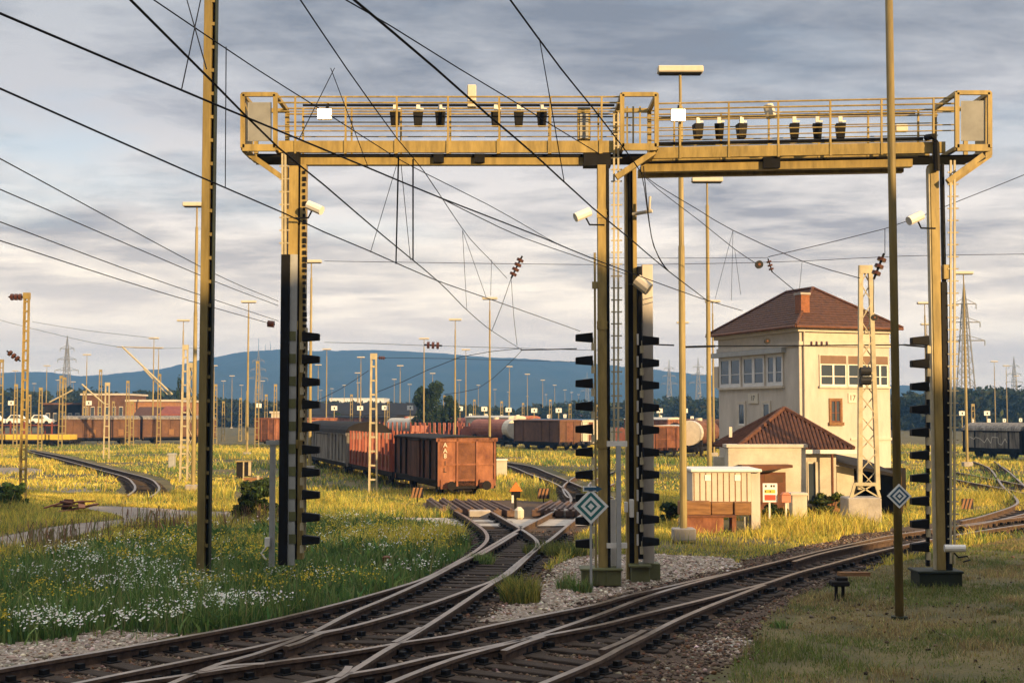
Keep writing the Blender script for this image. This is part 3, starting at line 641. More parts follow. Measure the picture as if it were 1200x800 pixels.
# ================================================================ lattice catenary masts
def lattice(name, px, ytop, Y, w0, w1, label, mt=goldpole, base=0.0, zig=False, group=None, cap=True, cw=None):
    p = at(px, ytop, Y); x = p.x; H_ = p.z; t = thing(name, (x, Y, base), label, 'mast', group)
    for s in (-1, 1):
        m = MB(); m.bar((x+s*w0/2, Y, base), (x+s*w1/2, Y, H_), cw or (.07 if w0 > .34 else .055), .18, up=(0, 1, 0)); m.build('channel', mt, t)
    m = MB(); k = max(5, int((H_-base)/(w0*(1.0 if cw else 1.7))))
    for i in range(k):
        a, b = i/k, (i+1)/k; za, zb = base+(H_-base)*a, base+(H_-base)*b; wa, wb = w0+(w1-w0)*a, w0+(w1-w0)*b
        if zig:
            s = 1 if i % 2 else -1; m.bar((x-s*wa/2, Y-.07, za), (x+s*wb/2, Y-.07, zb), .05, .03); m.bar((x+s*wa/2, Y+.07, za), (x-s*wb/2, Y+.07, zb), .05, .03)
        else: m.box(x-wa/2, x+wa/2, Y-.05, Y+.05, za, za+.09)
    for s in (-1, 1): m.bar((x+s*(w0/2-.045), Y+.04, base), (x+s*(w1/2-.045), Y+.04, H_), .03, .03)
    m.box(x-w1/2-.05, x+w1/2+.05, Y-.1, Y+.1, H_-.3, H_)
    m.build('lattice', mt, t); return t
lattice('lattice_mast', 31.5, 343, 60, .27, .2, 'brown ladder-like catenary mast beside the green shrub and the service path', gold)
lattice('lattice_mast', 126, 448, 112, .5, .3, 'pale stubby lattice mast beside the curved siding', palegold)
lattice('lattice_mast', 217.5, 404, 76, .44, .24, 'taller of the two adjoining lattice masts by the dark steel mast', palegold)
lattice('lattice_mast', 224.5, 425, 78, .36, .22, 'shorter of the two adjoining lattice masts, with a knob on top', palegold, zig=True)
lattice('lattice_mast', 438, 414, 64, .40, .24, 'pale ladder-like mast standing in front of the red stake wagon', palegold)
LM = [(2, 421, 120), (19, 450, 150), (48, 454, 140), (72, 440, 150), (118, 433, 170), (150, 446, 165), (187, 438, 150), (76, 442, 155), (253, 450, 170), (282, 466, 190), (302, 423, 150), (312, 462, 180), (323, 450, 160), (155, 470, 150), (262, 470, 190), (290, 458, 200), (333, 455, 210), (412, 462, 200), (455, 470, 210), (521, 463, 190), (556, 468, 200), (588, 470, 190), (613, 472, 210), (645, 468, 200), (668, 473, 190), (35, 462, 170), (99, 458, 180), (133, 470, 190), (700, 474, 180), (1140, 473, 150)]
for x, y, Y in LM: lattice('lattice_mast', x, y, Y, .46, .28, 'thin far catenary mast of battened channels standing among the yard tracks', goldpole, group='far catenary masts')
tm = lattice('lattice_mast', 1014, 311, 47, .66, .34, 'pale lattice mast on a grey concrete block in front of the signal box', palegold, base=1.25, zig=True, cw=.15)
m = MB(); m.pbox(993.5, 583, 1033.5, 613, 46.6, 1.1); m.build('footing', concrete, tm, bevel=.04)
m = MB()
for s in (-1, 1):
    m.bar(at(1014+s*17, 583, 46.9), at(1014+s*12, 566, 46.9), .09, .1); m.bar(at(1014+s*17, 583, 46.9), at(1014-s*12, 566, 46.9), .05, .05)
m.bar(at(1002, 567, 46.9), at(1026, 567, 46.9), .12); m.build('base_frame', palegold, tm)
m = MB()
for y in (435, 446): m.tube([at(1008, y, 46.7), at(1020, y, 46.7)], .16, 10)
m.build('cable_coil', blackpaint, tm)
# slanted bracket arms near the brick building
t = thing('bracket_arm', at(172, 430, 150), 'slanted pale tube arms braced from a far mast near the brick building', 'bracket arm')
m = MB(); m.tube([at(143, 406, 150), at(202, 462, 150)], .12, 6); m.tube([at(168, 432, 151), at(196, 462, 151)], .08, 6); m.tube([at(137, 406.5, 150), at(190, 407.5, 150)], .06, 6); m.build('tube', palegold, t)
m = MB(); m.tube([at(96, 450, 150), at(122, 473, 150)], .1, 6); m.tube([at(58, 471, 150), at(85, 457, 150)], .09, 6); m.build('stay', palegold, t)
# ================================================================ power pylons
steel = M('pylon_steel', (.20, .20, .19), .6, var=.15)
py = thing('power_pylon', (0, 0, 0), 'x', 'power pylon')
m = MB()
for sx in (-1, 1):
    for sy in (-1, 1): m.bar((sx*2.5, sy*2.5, 0), (sx*.5, sy*.5, 34), .28); m.bar((sx*.5, sy*.5, 34), (0, 0, 40), .2)
m.build('leg', steel, py)
m = MB()
for k in range(11):
    a, b = k/11, (k+1)/11; wa, wb = 2.5-2.0*a, 2.5-2.0*b
    for sy in (-1, 1): m.bar((-wa, sy*wa, 34*a), (wb, sy*wb, 34*b), .14); m.bar((wa, sy*wa, 34*a), (-wb, sy*wb, 34*b), .14); m.bar((-wa, sy*wa, 34*a), (wa, sy*wa, 34*a), .12)
m.build('lattice', steel, py)
for z, L in ((24, 5.4), (29, 4.2), (34, 3.2)):
    m = MB(); m.bar((-L, 0, z), (L, 0, z), .3); m.bar((-L, 0, z), (0, 0, z+1.6), .16); m.bar((L, 0, z), (0, 0, z+1.6), .16)
    for s in (-1, 1): m.bar((s*L, 0, z), (s*L, 0, z-1.4), .2)
    m.build('cross_arm', steel, py)
first = True
for x, y, s in [(79, 393, 'far power pylon with a wide crossarm behind the lattice masts near the brick building'), (1129.5, 330, 'tallest looking power pylon, beside the ladder gantry leg'), (1188, 418, 'small far power pylon above the dark freight wagons'),
                (818, 419, 'faint power pylon close beside the signal box'), (784, 421, 'faint power pylon behind the tallest looking lamp mast'), (303, 410, 'power pylon behind the red container against the hill'), (688, 436, 'faint power pylon behind the central gantry legs')]:
    Y = F*36/(485-y); p = at(x, y, Y); o = py if first else copy_tree(py); first = False; o.location = (p.x, Y, 0); o['label'] = s; o['group'] = 'far power pylons'
for x, y, s in [(303, 396, 'tallest radio mast on the hilltop'), (311, 403, 'middle radio mast on the hilltop'), (317, 400, 'radio mast on the hilltop beside the gantry leg')]:
    p = at(x, y, 2495); q = at(x, 415, 2495); t = tag((lambda mm: mm)(MB().tube([(q.x, 2495, q.z-8), (p.x, 2495, p.z)], 1.0, 5, .4).build('radio_mast', steel)), s, 'radio mast', 'hilltop radio masts')
# ================================================================ track number boards
nb = thing('number_board', (0, 0, 0), 'x', 'sign')
m = MB(); m.box(-.05, .05, .02, .12, 0, 5.3); m.build('post', goldpole, nb)
m = MB(); m.box(-.42, .42, -.03, .02, 4.55, 5.2); bd = m.build('board', signwhite, nb)
m = MB(); m.box(-.07, .1, -.036, -.032, 4.72, 5.02); m.build('number', blackpaint, bd)
first = True
for x, y, sz in [(391.7, 478, 1), (422, 478, 1), (451, 477.5, 1), (480.7, 477.5, 1), (511, 477.5, 1), (539, 478.5, 1), (567.6, 479, 1), (596, 480, 1), (626, 480.7, 1), (654.7, 480.7, 1),
              (551.4, 486.6, .66), (569.7, 487, .66), (588, 488, .66), (607, 488, .66), (643, 487.7, .66), (662, 487.3, .66), (773, 481, 1), (802.5, 481, 1), (774, 488.6, .66), (811, 489.6, .66),
              (1127.5, 484, 1), (1156.7, 484, 1), (1140, 493, .66), (1159, 492.6, .66), (1177, 492.4, .66), (1196, 492, .66), (303, 475, 1), (13, 472, 1), (104, 472, 1)]:
    o = nb if first else copy_tree(nb); first = False
    Y = 190/ (1 if sz == 1 else .8); p = at(x, y, Y); k = sz*.92; o.scale = (k*1.15, 1, 1); o.location = (p.x, Y, p.z-4.88)
    r = 'wagons beyond the central gantry legs' if 330 < x < 700 else ('signal box' if 700 < x < 900 else ('dark freight wagons' if x > 900 else 'brick building'))
    o['label'] = f'small white track number board by the {r}'; o['group'] = f'track number boards by the {r}'
# ================================================================ overhead wires
def on(z): return lambda x, y: G(x, y, z)
def dep(Y): return lambda x, y: at(x, y, Y)
def wire(label, pts, fn, r=.012, drops=(), name='overhead_wire', sag=0, group='overhead wires'):
    P = [fn(x, y) for x, y in pts]
    if len(P) > 2: P = catmull(P, 2.0)
    r *= .9
    if not drops: return tag(MB().tube(P, r, 5).build(name, wirem), label, 'overhead wire', group)
    t = thing(name, P[0], label, 'overhead wire', group)
    m = MB(); m.tube(P, r, 5); m.build('conductor', wirem, t)
    for d in drops:
        m = MB(); m.tube([d[1](x, y) for x, y in d[0]], d[2] if len(d) > 2 else .006, 4); m.build('dropper', wirem, t)
    return t
H1, H2 = 7.0, 8.3
def mid_drop(p, q, f0, f1, r=.006): a, b = f0(*p), f1(*q); return ([p, q], (lambda P: (lambda x, y, it=iter([a, b]): next(it)))(0), r)
def D(p, q, fa, fb, r=.006):
    a, b = fa(*p), fb(*q); seq = {tuple(p): a, tuple(q): b}
    return ([tuple(p), tuple(q)], lambda x, y: seq[(x, y)], r)
o1, o2 = on(H1), on(H2)
wire('longest contact wire, running under the gantry walkway to the signal box side', [(-60, -10), (0, 16), (270, 130), (432, 197), (520, 233.5), (637, 279), (702, 306), (820, 349), (870, 364)], o1, .0125,
     [D((236, -4), (213, 104), o2, o1), D((392, 80), (350, 164), o2, o1), D((470/4+270, 80), (431, 195), o2, o1)])
wire('thin auxiliary wire just below the contact wire past the gantry middle', [(510, 229), (560, 254), (614, 279), (680, 302), (735, 322)], on(6.9), .008)
wire('contact wire crossing low past the first gantry leg towards the central legs', [(-60, 77), (0, 104), (215, 199), (333, 250), (380, 272), (435, 295), (510, 328), (567, 348), (680, 388)], o1, .0125,
     [D((265, 55), (264, 219), o2, o1), D((465, 193), (434, 296), o2, o1)])
wire('contact wire falling steeply past the cage to the lamp masts', [(125, -28), (153, 0), (245, 92), (325, 172), (380, 217), (450, 277), (515, 331), (548, 364), (577, 388), (612, 410)], o1, .0125,
     [D((219, 0), (242, 81), o2, o1), D((470, 193), (481, 305), o2, o1), D((542, 270), (547, 363), o2, o1), D((542, 270), (570, 349), o2, o1), D((576, 304), (575, 346), o2, o1)])
wire('messenger wire over the first gantry bending down to the central legs', [(160, -14), (180, 0), (299, 80), (372, 126), (455, 179), (494, 201), (572, 240), (620, 267), (650, 284), (690, 301)], o2, .009)
wire('messenger wire dropping from the sky to the brown insulator string', [(345, -8), (352, 0), (406, 80), (465, 162), (497, 201), (529, 249), (551, 280), (572, 302), (594, 326)], on(8.0), .009,
     [D((467, 183), (464, 309), o2, o1, .014), D((484, 187), (484, 305), o2, o1, .014)])
wire('contact wire running across the walkway lamps to the second gantry leg', [(395, -15), (415, 0), (510, 80), (572, 135), (625, 180), (695, 244), (740, 281), (780, 315), (830, 353)], o1, .0125,
     [D((632, 45), (643, 107), o2, on(7.6)), D((643, 107), (661, 212), on(7.6), o1)])
wire('messenger wire above the walkway lamps', [(405, 0), (460, 32), (537, 80), (612, 125), (642, 144), (700, 179)], o2, .009)
wire('wire crossing the open end cage between both gantries', [(585, -18), (598, 0), (657, 80), (695, 127), (735, 179), (752, 203)], on(8.0), .0115)
wire('wire running from the cage over the signal box roof', [(752, 203), (770, 217), (820, 247), (859, 270), (940, 306), (1008, 326)], dep(38), .014,
     [D((859, 270), (838, 350), dep(38), dep(38)), D((859, 270), (857, 352), dep(38), dep(38)), D((861, 292), (868, 345), dep(38), dep(38)), D((940, 306), (937, 338), dep(38), dep(38))])
wire('wire running from the cage to the round pulley beside the signal box roof', [(752, 203), (770, 221), (820, 259), (861, 292), (888, 310)], dep(37), .012)
wire('loose black feeder cable hanging below the open end cage', [(754, 195), (757, 225), (761, 262), (766, 288), (776, 308), (783, 317)], dep(29.5), .014)
wire('second loose feeder cable hanging below the open end cage', [(750, 196), (755, 220), (759, 250), (764, 280), (772, 302), (781, 316)], dep(29.6), .012)
wire('wire falling from beyond the ladder cage to the insulator beside the signal box roof', [(1260, 180), (1200, 205), (1120, 237), (1037, 268), (900, 301)], dep(45), .015)
wire('level cross wire spanning the whole yard behind the gantry legs', [(380, 306), (680, 310), (820, 309), (940, 306), (1060, 300), (1260, 297)], dep(55), .014)
wire('second level cross wire near the second gantry leg', [(690, 302), (780, 302.5), (900, 302)], dep(55), .012)
FW = 'feeder wires crossing the sky beside the dark steel mast'
wire('uppermost of the four feeder wires passing the dark steel mast', [(-40, 164), (0, 186), (250, 320), (326, 353)], on(8.4), .013, group=FW)
wire('second of the four feeder wires passing the dark steel mast', [(-40, 204), (0, 222), (250, 329), (326, 358)], on(8.0), .013, group=FW)
wire('third of the four feeder wires passing the dark steel mast', [(-40, 245), (0, 260), (180, 327), (326, 376)], on(7.6), .013, group=FW)
wire('lowest of the four feeder wires passing the dark steel mast', [(-40, 269), (0, 282), (180, 340), (316, 379)], on(7.2), .013, group=FW)
wire('faint far wire above the brick building, the higher one', [(38, 377), (100, 387), (180, 396)], dep(140), .022)
wire('faint far wire above the brick building, the lower one', [(-10, 372), (38, 385), (137, 406), (240, 408)], dep(140), .022)
wire('far wire with black insulators in front of the hill crest', [(380, 401), (440, 402.5), (490, 404.5), (680, 410), (700, 410)], dep(100), .02)
wire('dark far wire crossing the hill from the pale ladder-like mast', [(440, 419), (520, 420), (680, 424)], dep(100), .02)
wire('horizontal arm wire ending between the lamp hoods and the lamp mast', [(610, 410), (640, 409.5), (676, 408.5)], dep(60), .03)
wire('slanted wire in front of the hill, rising from the stake wagon', [(440, 460), (470, 448), (540, 418), (612, 408)], dep(70), .02)
wire('slanted wire below the lamp masts, falling towards the far wagons', [(612, 410), (590, 432), (560, 455), (520, 462)], dep(80), .018)
wire('second slanted wire near the pale ladder-like mast', [(360, 475), (400, 455), (432, 434)], dep(80), .02)
def insulator(label, p, q, Y, n_=4, r=.13):
    a, b = at(*p, Y), at(*q, Y); t = thing('insulator_string', (a+b)/2, label, 'insulator', 'insulators on the overhead wires')
    m = MB(); d = b-a
    m.tube([a, b], r*.28, 6); m.build('rod', dark, t)
    m = MB()
    for i in range(n_):
        c = a+d*((i+.9)/(n_+.8)); e = d.normalized()*r*.35; m.tube([c-e, c+e], r, 10)
    m.build('shed_disc', insul, t)
insulator('brown insulator string hanging above the lamp mast in the central sky gap', (612, 300), (599, 326), 45, 4, .13)
insulator('insulator string on the far level wire next to the lamp mast head', (497, 404), (518, 405), 100, 3, .28)
insulator('insulators at the top of the brown ladder-like mast', (10, 348), (28, 348), 60, 3, .16)
insulator('slanted insulators beside the brown ladder-like mast', (8, 411), (24, 423), 60, 3, .14)
insulator('brown insulator string hanging beside the pale mast of the signal box', (1036, 297), (1024, 327), 45, 3, .16)
insulator('short insulator where two wires meet beside the signal box roof', (900, 303), (905, 319), 45, 3, .09)
insulator('insulators on the dark far wire at the pale ladder-like mast', (443, 419), (452, 419.5), 64, 3, .09)
insulator('insulator where the feeder wire meets the gantry cable duct', (313, 379), (322, 380), 45, 3, .12)
for lab, P, Y, r in [('round black pulley hanging beside the signal box roof', (889.5, 310), 37, .115), ('round black pulley on the wire in front of the signal box windows', (899, 399.5), 48, .11), ('round black pulley beside the pale mast of the signal box', (1024.5, 372), 46, .11)]:
    c = at(*P, Y); t = thing('wire_pulley', c, lab, 'pulley', 'wire pulleys'); m = MB(); m.tube([c-Vector((0, .06, 0)), c+Vector((0, .06, 0))], r, 16); m.build('wheel', blackpaint, t, smooth=False)
    m = MB(); m.tube([c-Vector((0, .075, 0)), c+Vector((0, .075, 0))], r*.35, 10); m.build('hub', rustdk, t)
wire('thin wire with its insulator reaching the roof ridge of the signal box', [(904, 318), (915, 327), (932, 341)], dep(45), .016)
wire('hanging wire holding the insulator beside the tall slim post', [(1037, 268), (1037, 297)], dep(45), .014)
wire('hanging wire below the insulator to the pulley of the pale mast', [(1024, 327), (1023.5, 366)], dep(45.5), .014)
wire('hanging wires below the brown insulator string above the lamp mast', [(599, 326), (588, 358), (576, 388)], dep(45), .012)
wire('second hanging wire below the brown insulator string', [(599, 326), (602, 370), (606, 405)], dep(45), .010)
t = thing('cross_span', at(950, 405, 48), 'thick cross span wire with clamps passing in front of the signal box windows', 'cross span')
m = MB(); m.tube([at(803, 406.5, 48), at(838, 405.5, 48)], .045, 6); m.tube([at(838, 405.5, 48), at(1060, 404, 48)], .028, 6); m.tube([at(1060, 404, 48), at(1092, 407, 48)], .04, 6); m.tube([at(752, 403, 48), at(790, 404.5, 48)], .03, 6); m.build('span_rod', dark, t)
m = MB()
for x in (950, 956, 962, 968): m.tube([at(x, 402.5, 48), at(x+1.6, 402.5, 48)], .09, 8)
m.build('insulator', insul, t)
# ================================================================ signal box (tower)
AL = math.radians(20)
c0 = at(938, 485, 70); C0 = Vector((c0.x, 70, 0)); U = Vector((math.cos(AL), math.sin(AL), 0)); V = Vector((-math.sin(AL), math.cos(AL), 0))
LU, LV = 5.85, 9.0
box = thing('signal_box', C0, 'tall cream signal box with hipped brown tile roof and wide control room windows', 'building')
def bp(u, v, z): return C0+U*u+V*v+Vector((0, 0, z))
def bbox(m, u0, u1, v0, v1, z0, z1):
    return m.add([bp(u, v, z) for u in (u0, u1) for v in (v0, v1) for z in (z0, z1)], [(0, 1, 3, 2), (4, 6, 7, 5), (0, 4, 5, 1), (2, 3, 7, 6), (0, 2, 6, 4), (1, 5, 7, 3)])
EZ = 8.72
def zz(y, px=938): return at(px, y, 70).z
wm = MB(); bbox(wm, 0, LU, 0, LV, -.2, 7.72); wall = wm.build('wall', cream, box)
m = MB(); bbox(m, -.1, LU+.1, -.1, LV+.1, 7.72, 7.98); bbox(m, -.02, LU+.02, -.02, LV+.02, 7.98, 8.5); bbox(m, -.22, LU+.22, -.22, LV+.22, 8.5, EZ); m.build('cornice', creamtrim, box, bevel=.02)
m = MB(); bbox(m, -.48, LU+.48, -.48, LV+.48, EZ, EZ+.06); m.build('eaves', creamtrim, box)
def hip(par, u0, u1, v0, v1, z, za, ua, va0, va1, mt, nm='roof'):
    m = MB(); A = [bp(u0, v0, z), bp(u1, v0, z), bp(u1, v1, z), bp(u0, v1, z)]; R = [bp(ua, va0, za), bp(ua, va1, za)]
    m.add(A+R, [(0, 1, 4), (1, 2, 5, 4), (2, 3, 5), (3, 0, 4, 5), (3, 2, 1, 0)]); o = m.build(nm, mt, par); return A, R, o
A, R, roof = hip(box, -.55, LU+.55, -.55, LV+.55, EZ+.061, 11.25, LU/2, 3.1, LV-3.1, tile)
def rows(A0, A1, R0, R1, k, h=.05, w=.10):
    mm = []
    return mm
# courses of tiles: thin overlapping strips following each slope
def courses(par, quad, k, mt, t=.035):
    a, b, c, d = quad       # eave a-b, ridge d-c
    m = MB(); nn = (b-a).cross(d-a).normalized()
    if nn.z < 0: nn = -nn
    for i in range(k):
        s0, s1 = i/k, (i+1.12)/k; s1 = min(s1, 1)
        p0, p1 = a.lerp(d, s0), b.lerp(c, s0); q0, q1 = a.lerp(d, s1), b.lerp(c, s1)
        m.add([p0+nn*t, p1+nn*t, q1+nn*.004, q0+nn*.004, p0, p1], [(0, 1, 2, 3), (4, 5, 1, 0)])
    return m.build('tile_course', mt, par)
courses(roof, (A[0], A[1], R[0], R[0]), 16, tile); courses(roof, (A[3], A[0], R[0], R[1]), 16, tile); courses(roof, (A[1], A[2], R[1], R[0]), 16, tile)
m = MB()
for p, q in ((A[0], R[0]), (A[1], R[0]), (R[0], R[1]), (A[3], R[1])): m.tube([p+Vector((0, 0, .05)), q+Vector((0, 0, .06))], .09, 6)
m.build('ridge_tile', tilered, roof)
m = MB()
for p, q in ((A[0], A[1]), (A[3], A[0])): m.tube([p+Vector((0, 0, -.03)), q+Vector((0, 0, -.03))], .07, 8)
m.build('gutter', rustdk, box)
ch = MB(); bbox(ch, .55, 1.1, .65, 1.25, 8.9, 10.62); chm = ch.build('chimney', brick, roof)
ch = MB(); bbox(ch, .50, 1.15, .60, 1.30, 10.62, 10.74); ch.build('cap', concrete, chm); ch = MB(); bbox(ch, .45, 1.2, .5, 1.35, 9.05, 9.16); ch.build('flashing', greymet, chm)
m = MB(); m.tube([bp(.22, -.12, 8.6), bp(.22, -.12, 0)], .055, 8); m.build('downpipe', creamtrim, box)
m = MB(); m.tube([bp(0, -.0, 8.0)+Vector((-.02, -.02, 0)), bp(0, 0, -.1)+Vector((-.02, -.02, 0))], .05, 6); m.build('corner_strip', creamtrim, box)
def window(face, s0, s1, z0, z1, casements, mt_frame=whitemet, blind_h=0.0, surround=creamtrim, sur=.1, lab=None, fw=.055):
    """face 'u': front face (v = 0), s along u; face 'v': side face (u = 0), s along v."""
    def bx(m, a0, a1, d0, d1, zz0, zz1):
        return bbox(m, a0, a1, d0, d1, zz0, zz1) if face == 'u' else bbox(m, d0, d1, a0, a1, zz0, zz1)
    m = MB(); bx(m, s0-sur, s0, -.06, .02, z0-sur, z1+sur); bx(m, s1, s1+sur, -.06, .02, z0-sur, z1+sur); bx(m, s0, s1, -.06, .02, z1, z1+sur); bx(m, s0-sur-.05, s1+sur+.05, -.14, .02, z0-sur-.06, z0-.001)
    w_ = m.build('window', surround, box)
    m = MB(); bx(m, s0, s1, -.012, -.004, z0, z1-blind_h); m.build('pane', glass, w_)
    m = MB(); f_ = fw; st = (s1-s0)/casements
    for i in range(casements+1):
        x = s0+st*i; bx(m, max(s0, x-f_), min(s1, x+f_), -.045, -.013, z0, z1-blind_h)
    bx(m, s0, s1, -.043, -.014, z0+.001, z0+f_*1.5); bx(m, s0, s1, -.043, -.014, z1-blind_h-f_, z1-blind_h-.001)
    if casements > 1:
        zm = z0+(z1-blind_h-z0)*.42; bx(m, s0, s1, -.035, -.016, zm, zm+.04)
    m.build('frame', mt_frame, w_)
    if blind_h:
        m = MB(); bx(m, s0+.01, s1-.01, -.055, -.02, z1-blind_h, z1)
        k = int((s1-s0)/.12); 
        m.build('blind', blind, w_)
    return w_
# front (sunlit) face: three double casements under blinds
for a, b in ((1.28, 2.95), (3.08, 4.55), (4.67, 5.7)): window('u', a, b, 5.55, 7.22, 2, blind_h=.46, sur=.06)
# side (shaded) face: three double casements, grey frames
greyfr = M('grey_window_frame', (.62, .62, .62), .5, var=.08)
for a, b in ((.0, 0.0),): pass
vpos = lambda px: None
def v_at(px):                      # distance along the side face for a photo column
    k = (px-600)/F; return (C0.x-k*70)/(math.sin(AL)+k*math.cos(AL))
v0, v1, v2, v3 = v_at(918), v_at(899), v_at(871), v_at(844)
for a, b in ((v0, v1), (v1+.25, v2), (v2+.25, v3)): window('v', a, b, 5.6, 7.35, 2, greyfr, sur=.07, fw=.14)
m = MB(); bbox(m, -.3, .02, v0-.3, v3+.7, 7.42, 7.7); m.build('window_hood', greymet, box)
m = MB(); bbox(m, -.12, 0.0, v3+.1, v3+.55, 5.6, 6.9); m.build('shutter', creamtrim, box)
for px in (898, 869): v = v_at(px); window('v', v-.35, v+.35, 3.35, 4.62, 1, whitemet, sur=.14)
u_ = lambda px: (lambda k: (k*70-C0.x)/(math.cos(AL)-k*math.sin(AL)))((px-600)/F)
ws = window('u', u_(973), u_(984), 3.55, 4.75, 2, doorm, sur=.12, surround=wood)
for face, px, py in (('v', 883, 466), ('u', 998, 467)):
    m = MB()
    if face == 'u': u = u_(px); bbox(m, u-.26, u+.26, -.05, 0, 4.62, 5.16); o = m.build('number_plate', lampwhite, box); loc = bp(u, -.056, 4.89)-C0; rz = AL
    else: v = v_at(px); bbox(m, -.06, 0, v-.55, v+.55, 4.62, 5.2); o = m.build('number_plate', lampwhite, box); loc = bp(-.066, v, 4.91)-C0; rz = AL-math.pi/2
    text('number', '17', .42, loc, blackpaint, o, rz)
m = MB(); bbox(m, 3.2, LU+.05, -.06, 0, 2.55, 2.68); m.build('wall_band', creamtrim, box)
# ================================================================ annex in front of the signal box
ann = thing('annex_building', (at(917, 600, 49).x, 49, 0), 'low annex with red-brown pyramid roof and projecting whitewashed front, before the signal box', 'building')
YA = 49.6
L_, R_ = at(872, 560, YA).x, at(980, 560, YA).x; eZ = at(917, 526, YA).z
m = MB(); m.box(L_, R_, YA, YA+4.6, -.1, eZ); m.build('wall', whitewall, ann)
eL, eR = at(836, 524, YA+5.0).x, at(1000, 524, YA-.4).x
apx = at(919, 480, 51.9)
def pyr():
    a = [Vector((eL, YA-.45, eZ)), Vector((eR, YA-.45, eZ)), Vector((eR, YA+5.0, eZ)), Vector((eL, YA+5.0, eZ))]
    m = MB(); m.add(a+[apx], [(0, 1, 4), (1, 2, 4), (2, 3, 4), (3, 0, 4), (3, 2, 1, 0)]); return a, m.build('roof', tilered, ann)
a, ar = pyr()
# rolls of the pantiles running up the front and side slopes
m = MB()
def rolls(p, q, k):
    for i in range(1, k):
        t_ = i/k; b0 = p.lerp(q, t_); f_ = 2*min(t_, 1-t_)
        edge = (p if t_ < .5 else q).lerp(apx, f_); up_ = (edge-b0); up_ = b0+up_
        m.tube([b0+Vector((0, 0, .03)), up_+Vector((0, 0, .03))], .055, 5)
rolls(a[0], a[1], 30); rolls(a[1], a[2], 30); rolls(a[3], a[0], 30); m.build('pantile', tilered, ar)
m = MB()
for k in (0, 1, 2, 3): m.tube([a[k]+Vector((0, 0, .04)), apx+Vector((0, 0, .06))], .10, 6)
m.build('ridge_tile', tilered, ar)
m = MB(); m.box(eL-.05, eR+.05, YA-.55, YA-.44, eZ-.16, eZ-.01); m.box(eR-.02, eR+.1, YA-.5, YA+5.0, eZ-.16, eZ-.012); m.build('fascia', whitemet, ann)
m = MB(); p = Vector((at(975, 530, YA-.5).x, YA-.5, 0)); m.tube([(p.x, p.y, 0), (p.x, p.y, eZ-.15)], .05, 8); m.build('downpipe', doorm, ann)
YP = 48.9
m = MB(); m.pbox(853, 522.5, 945, 612, YP, .8); fr = m.build('front_block', whitewall, ann, bevel=.03)
m = MB(); m.pbox(851.5, 520.5, 946.5, 524, YP-.08, .95); m.build('coping', creamtrim, fr)
m = MB(); m.pbox(890, 553, 921, 612, YP-.012, .01); o = m.build('door', doorm, fr)
m = MB(); m.pbox(896, 556, 917.5, 565, YP-.022, .01); m.build('fanlight', brownw, o)
m = MB(); P = [at(865, 544, YP), at(923, 543.5, YP), at(923, 546.5, YP), at(890, 550, YP), at(865, 547.5, YP)]; m.prism([p-Vector((0, .9, 0)) for p in P], (0, .9, 0)); m.build('canopy', doorm, fr)
m = MB(); m.pbox(946.5, 541, 958, 592, YA-.03, .02); w_ = m.build('window', creamtrim, ann)
m = MB(); m.pbox(948, 543, 956.5, 590, YA-.04, .008); m.build('pane', glass, w_)
m = MB(); m.pbox(946, 590, 960, 592.5, YA-.14, .12); m.build('sill', creamtrim, w_)
m = MB(); m.pbox(956, 541, 958.6, 592, YA-.12, .09); m.build('shutter', whitewall, w_)
m = MB(); m.pbox(837, 535, 852, 610, YA+1.2, .3); m.build('side_wall', whitewall, ann)
m = MB(); m.pbox(854.5, 500, 858, 512, YA+.6, .12); m.build('vent_pipe', creamtrim, ar)
# white pillar in front
pl = thing('wall_pillar', (at(936, 613, 46.8).x, 46.8, 0), 'short bright whitewashed pillar in the weeds before the annex', 'pillar')
m = MB(); m.pbox(928, 579, 946, 616, 46.8, .5); m.build('shaft', whitewall, pl, bevel=.03); m = MB(); m.pbox(927, 577.5, 947, 580, 46.75, .6); m.build('cap_stone', creamtrim, pl)
# open shed beside the annex
sh = thing('lean_to_shed', (at(1010, 600, 51).x, 51, 0), 'open lean-to shed with dark interior beside the annex', 'shed')
m = MB(); m.prism([at(981, 541, 50), at(1056, 556, 50), at(1056, 560, 50), at(981, 545, 50)], (0, 5, .4)); m.build('roof', blackw, sh)
m = MB(); m.pbox(981, 546, 1001, 610, 50.6, .25); m.build('wall', whitewall, sh)
m = MB(); m.pbox(1000, 548, 1062, 610, 54.6, .2); m.pbox(1001, 551, 1004, 611, 50.9, 3.5); m.build('back_wall', blackw, sh)  # black walls stand in for the shade under the shed roof
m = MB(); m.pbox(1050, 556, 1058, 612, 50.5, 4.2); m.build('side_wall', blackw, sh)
m = MB(); m.pbox(1053, 558, 1057, 612, 50.3, .2); m.build('post', wood, sh)
m = MB(); m.pbox(964, 582, 999, 612, 49.4, .12); m.build('plank_fence', wood, sh)
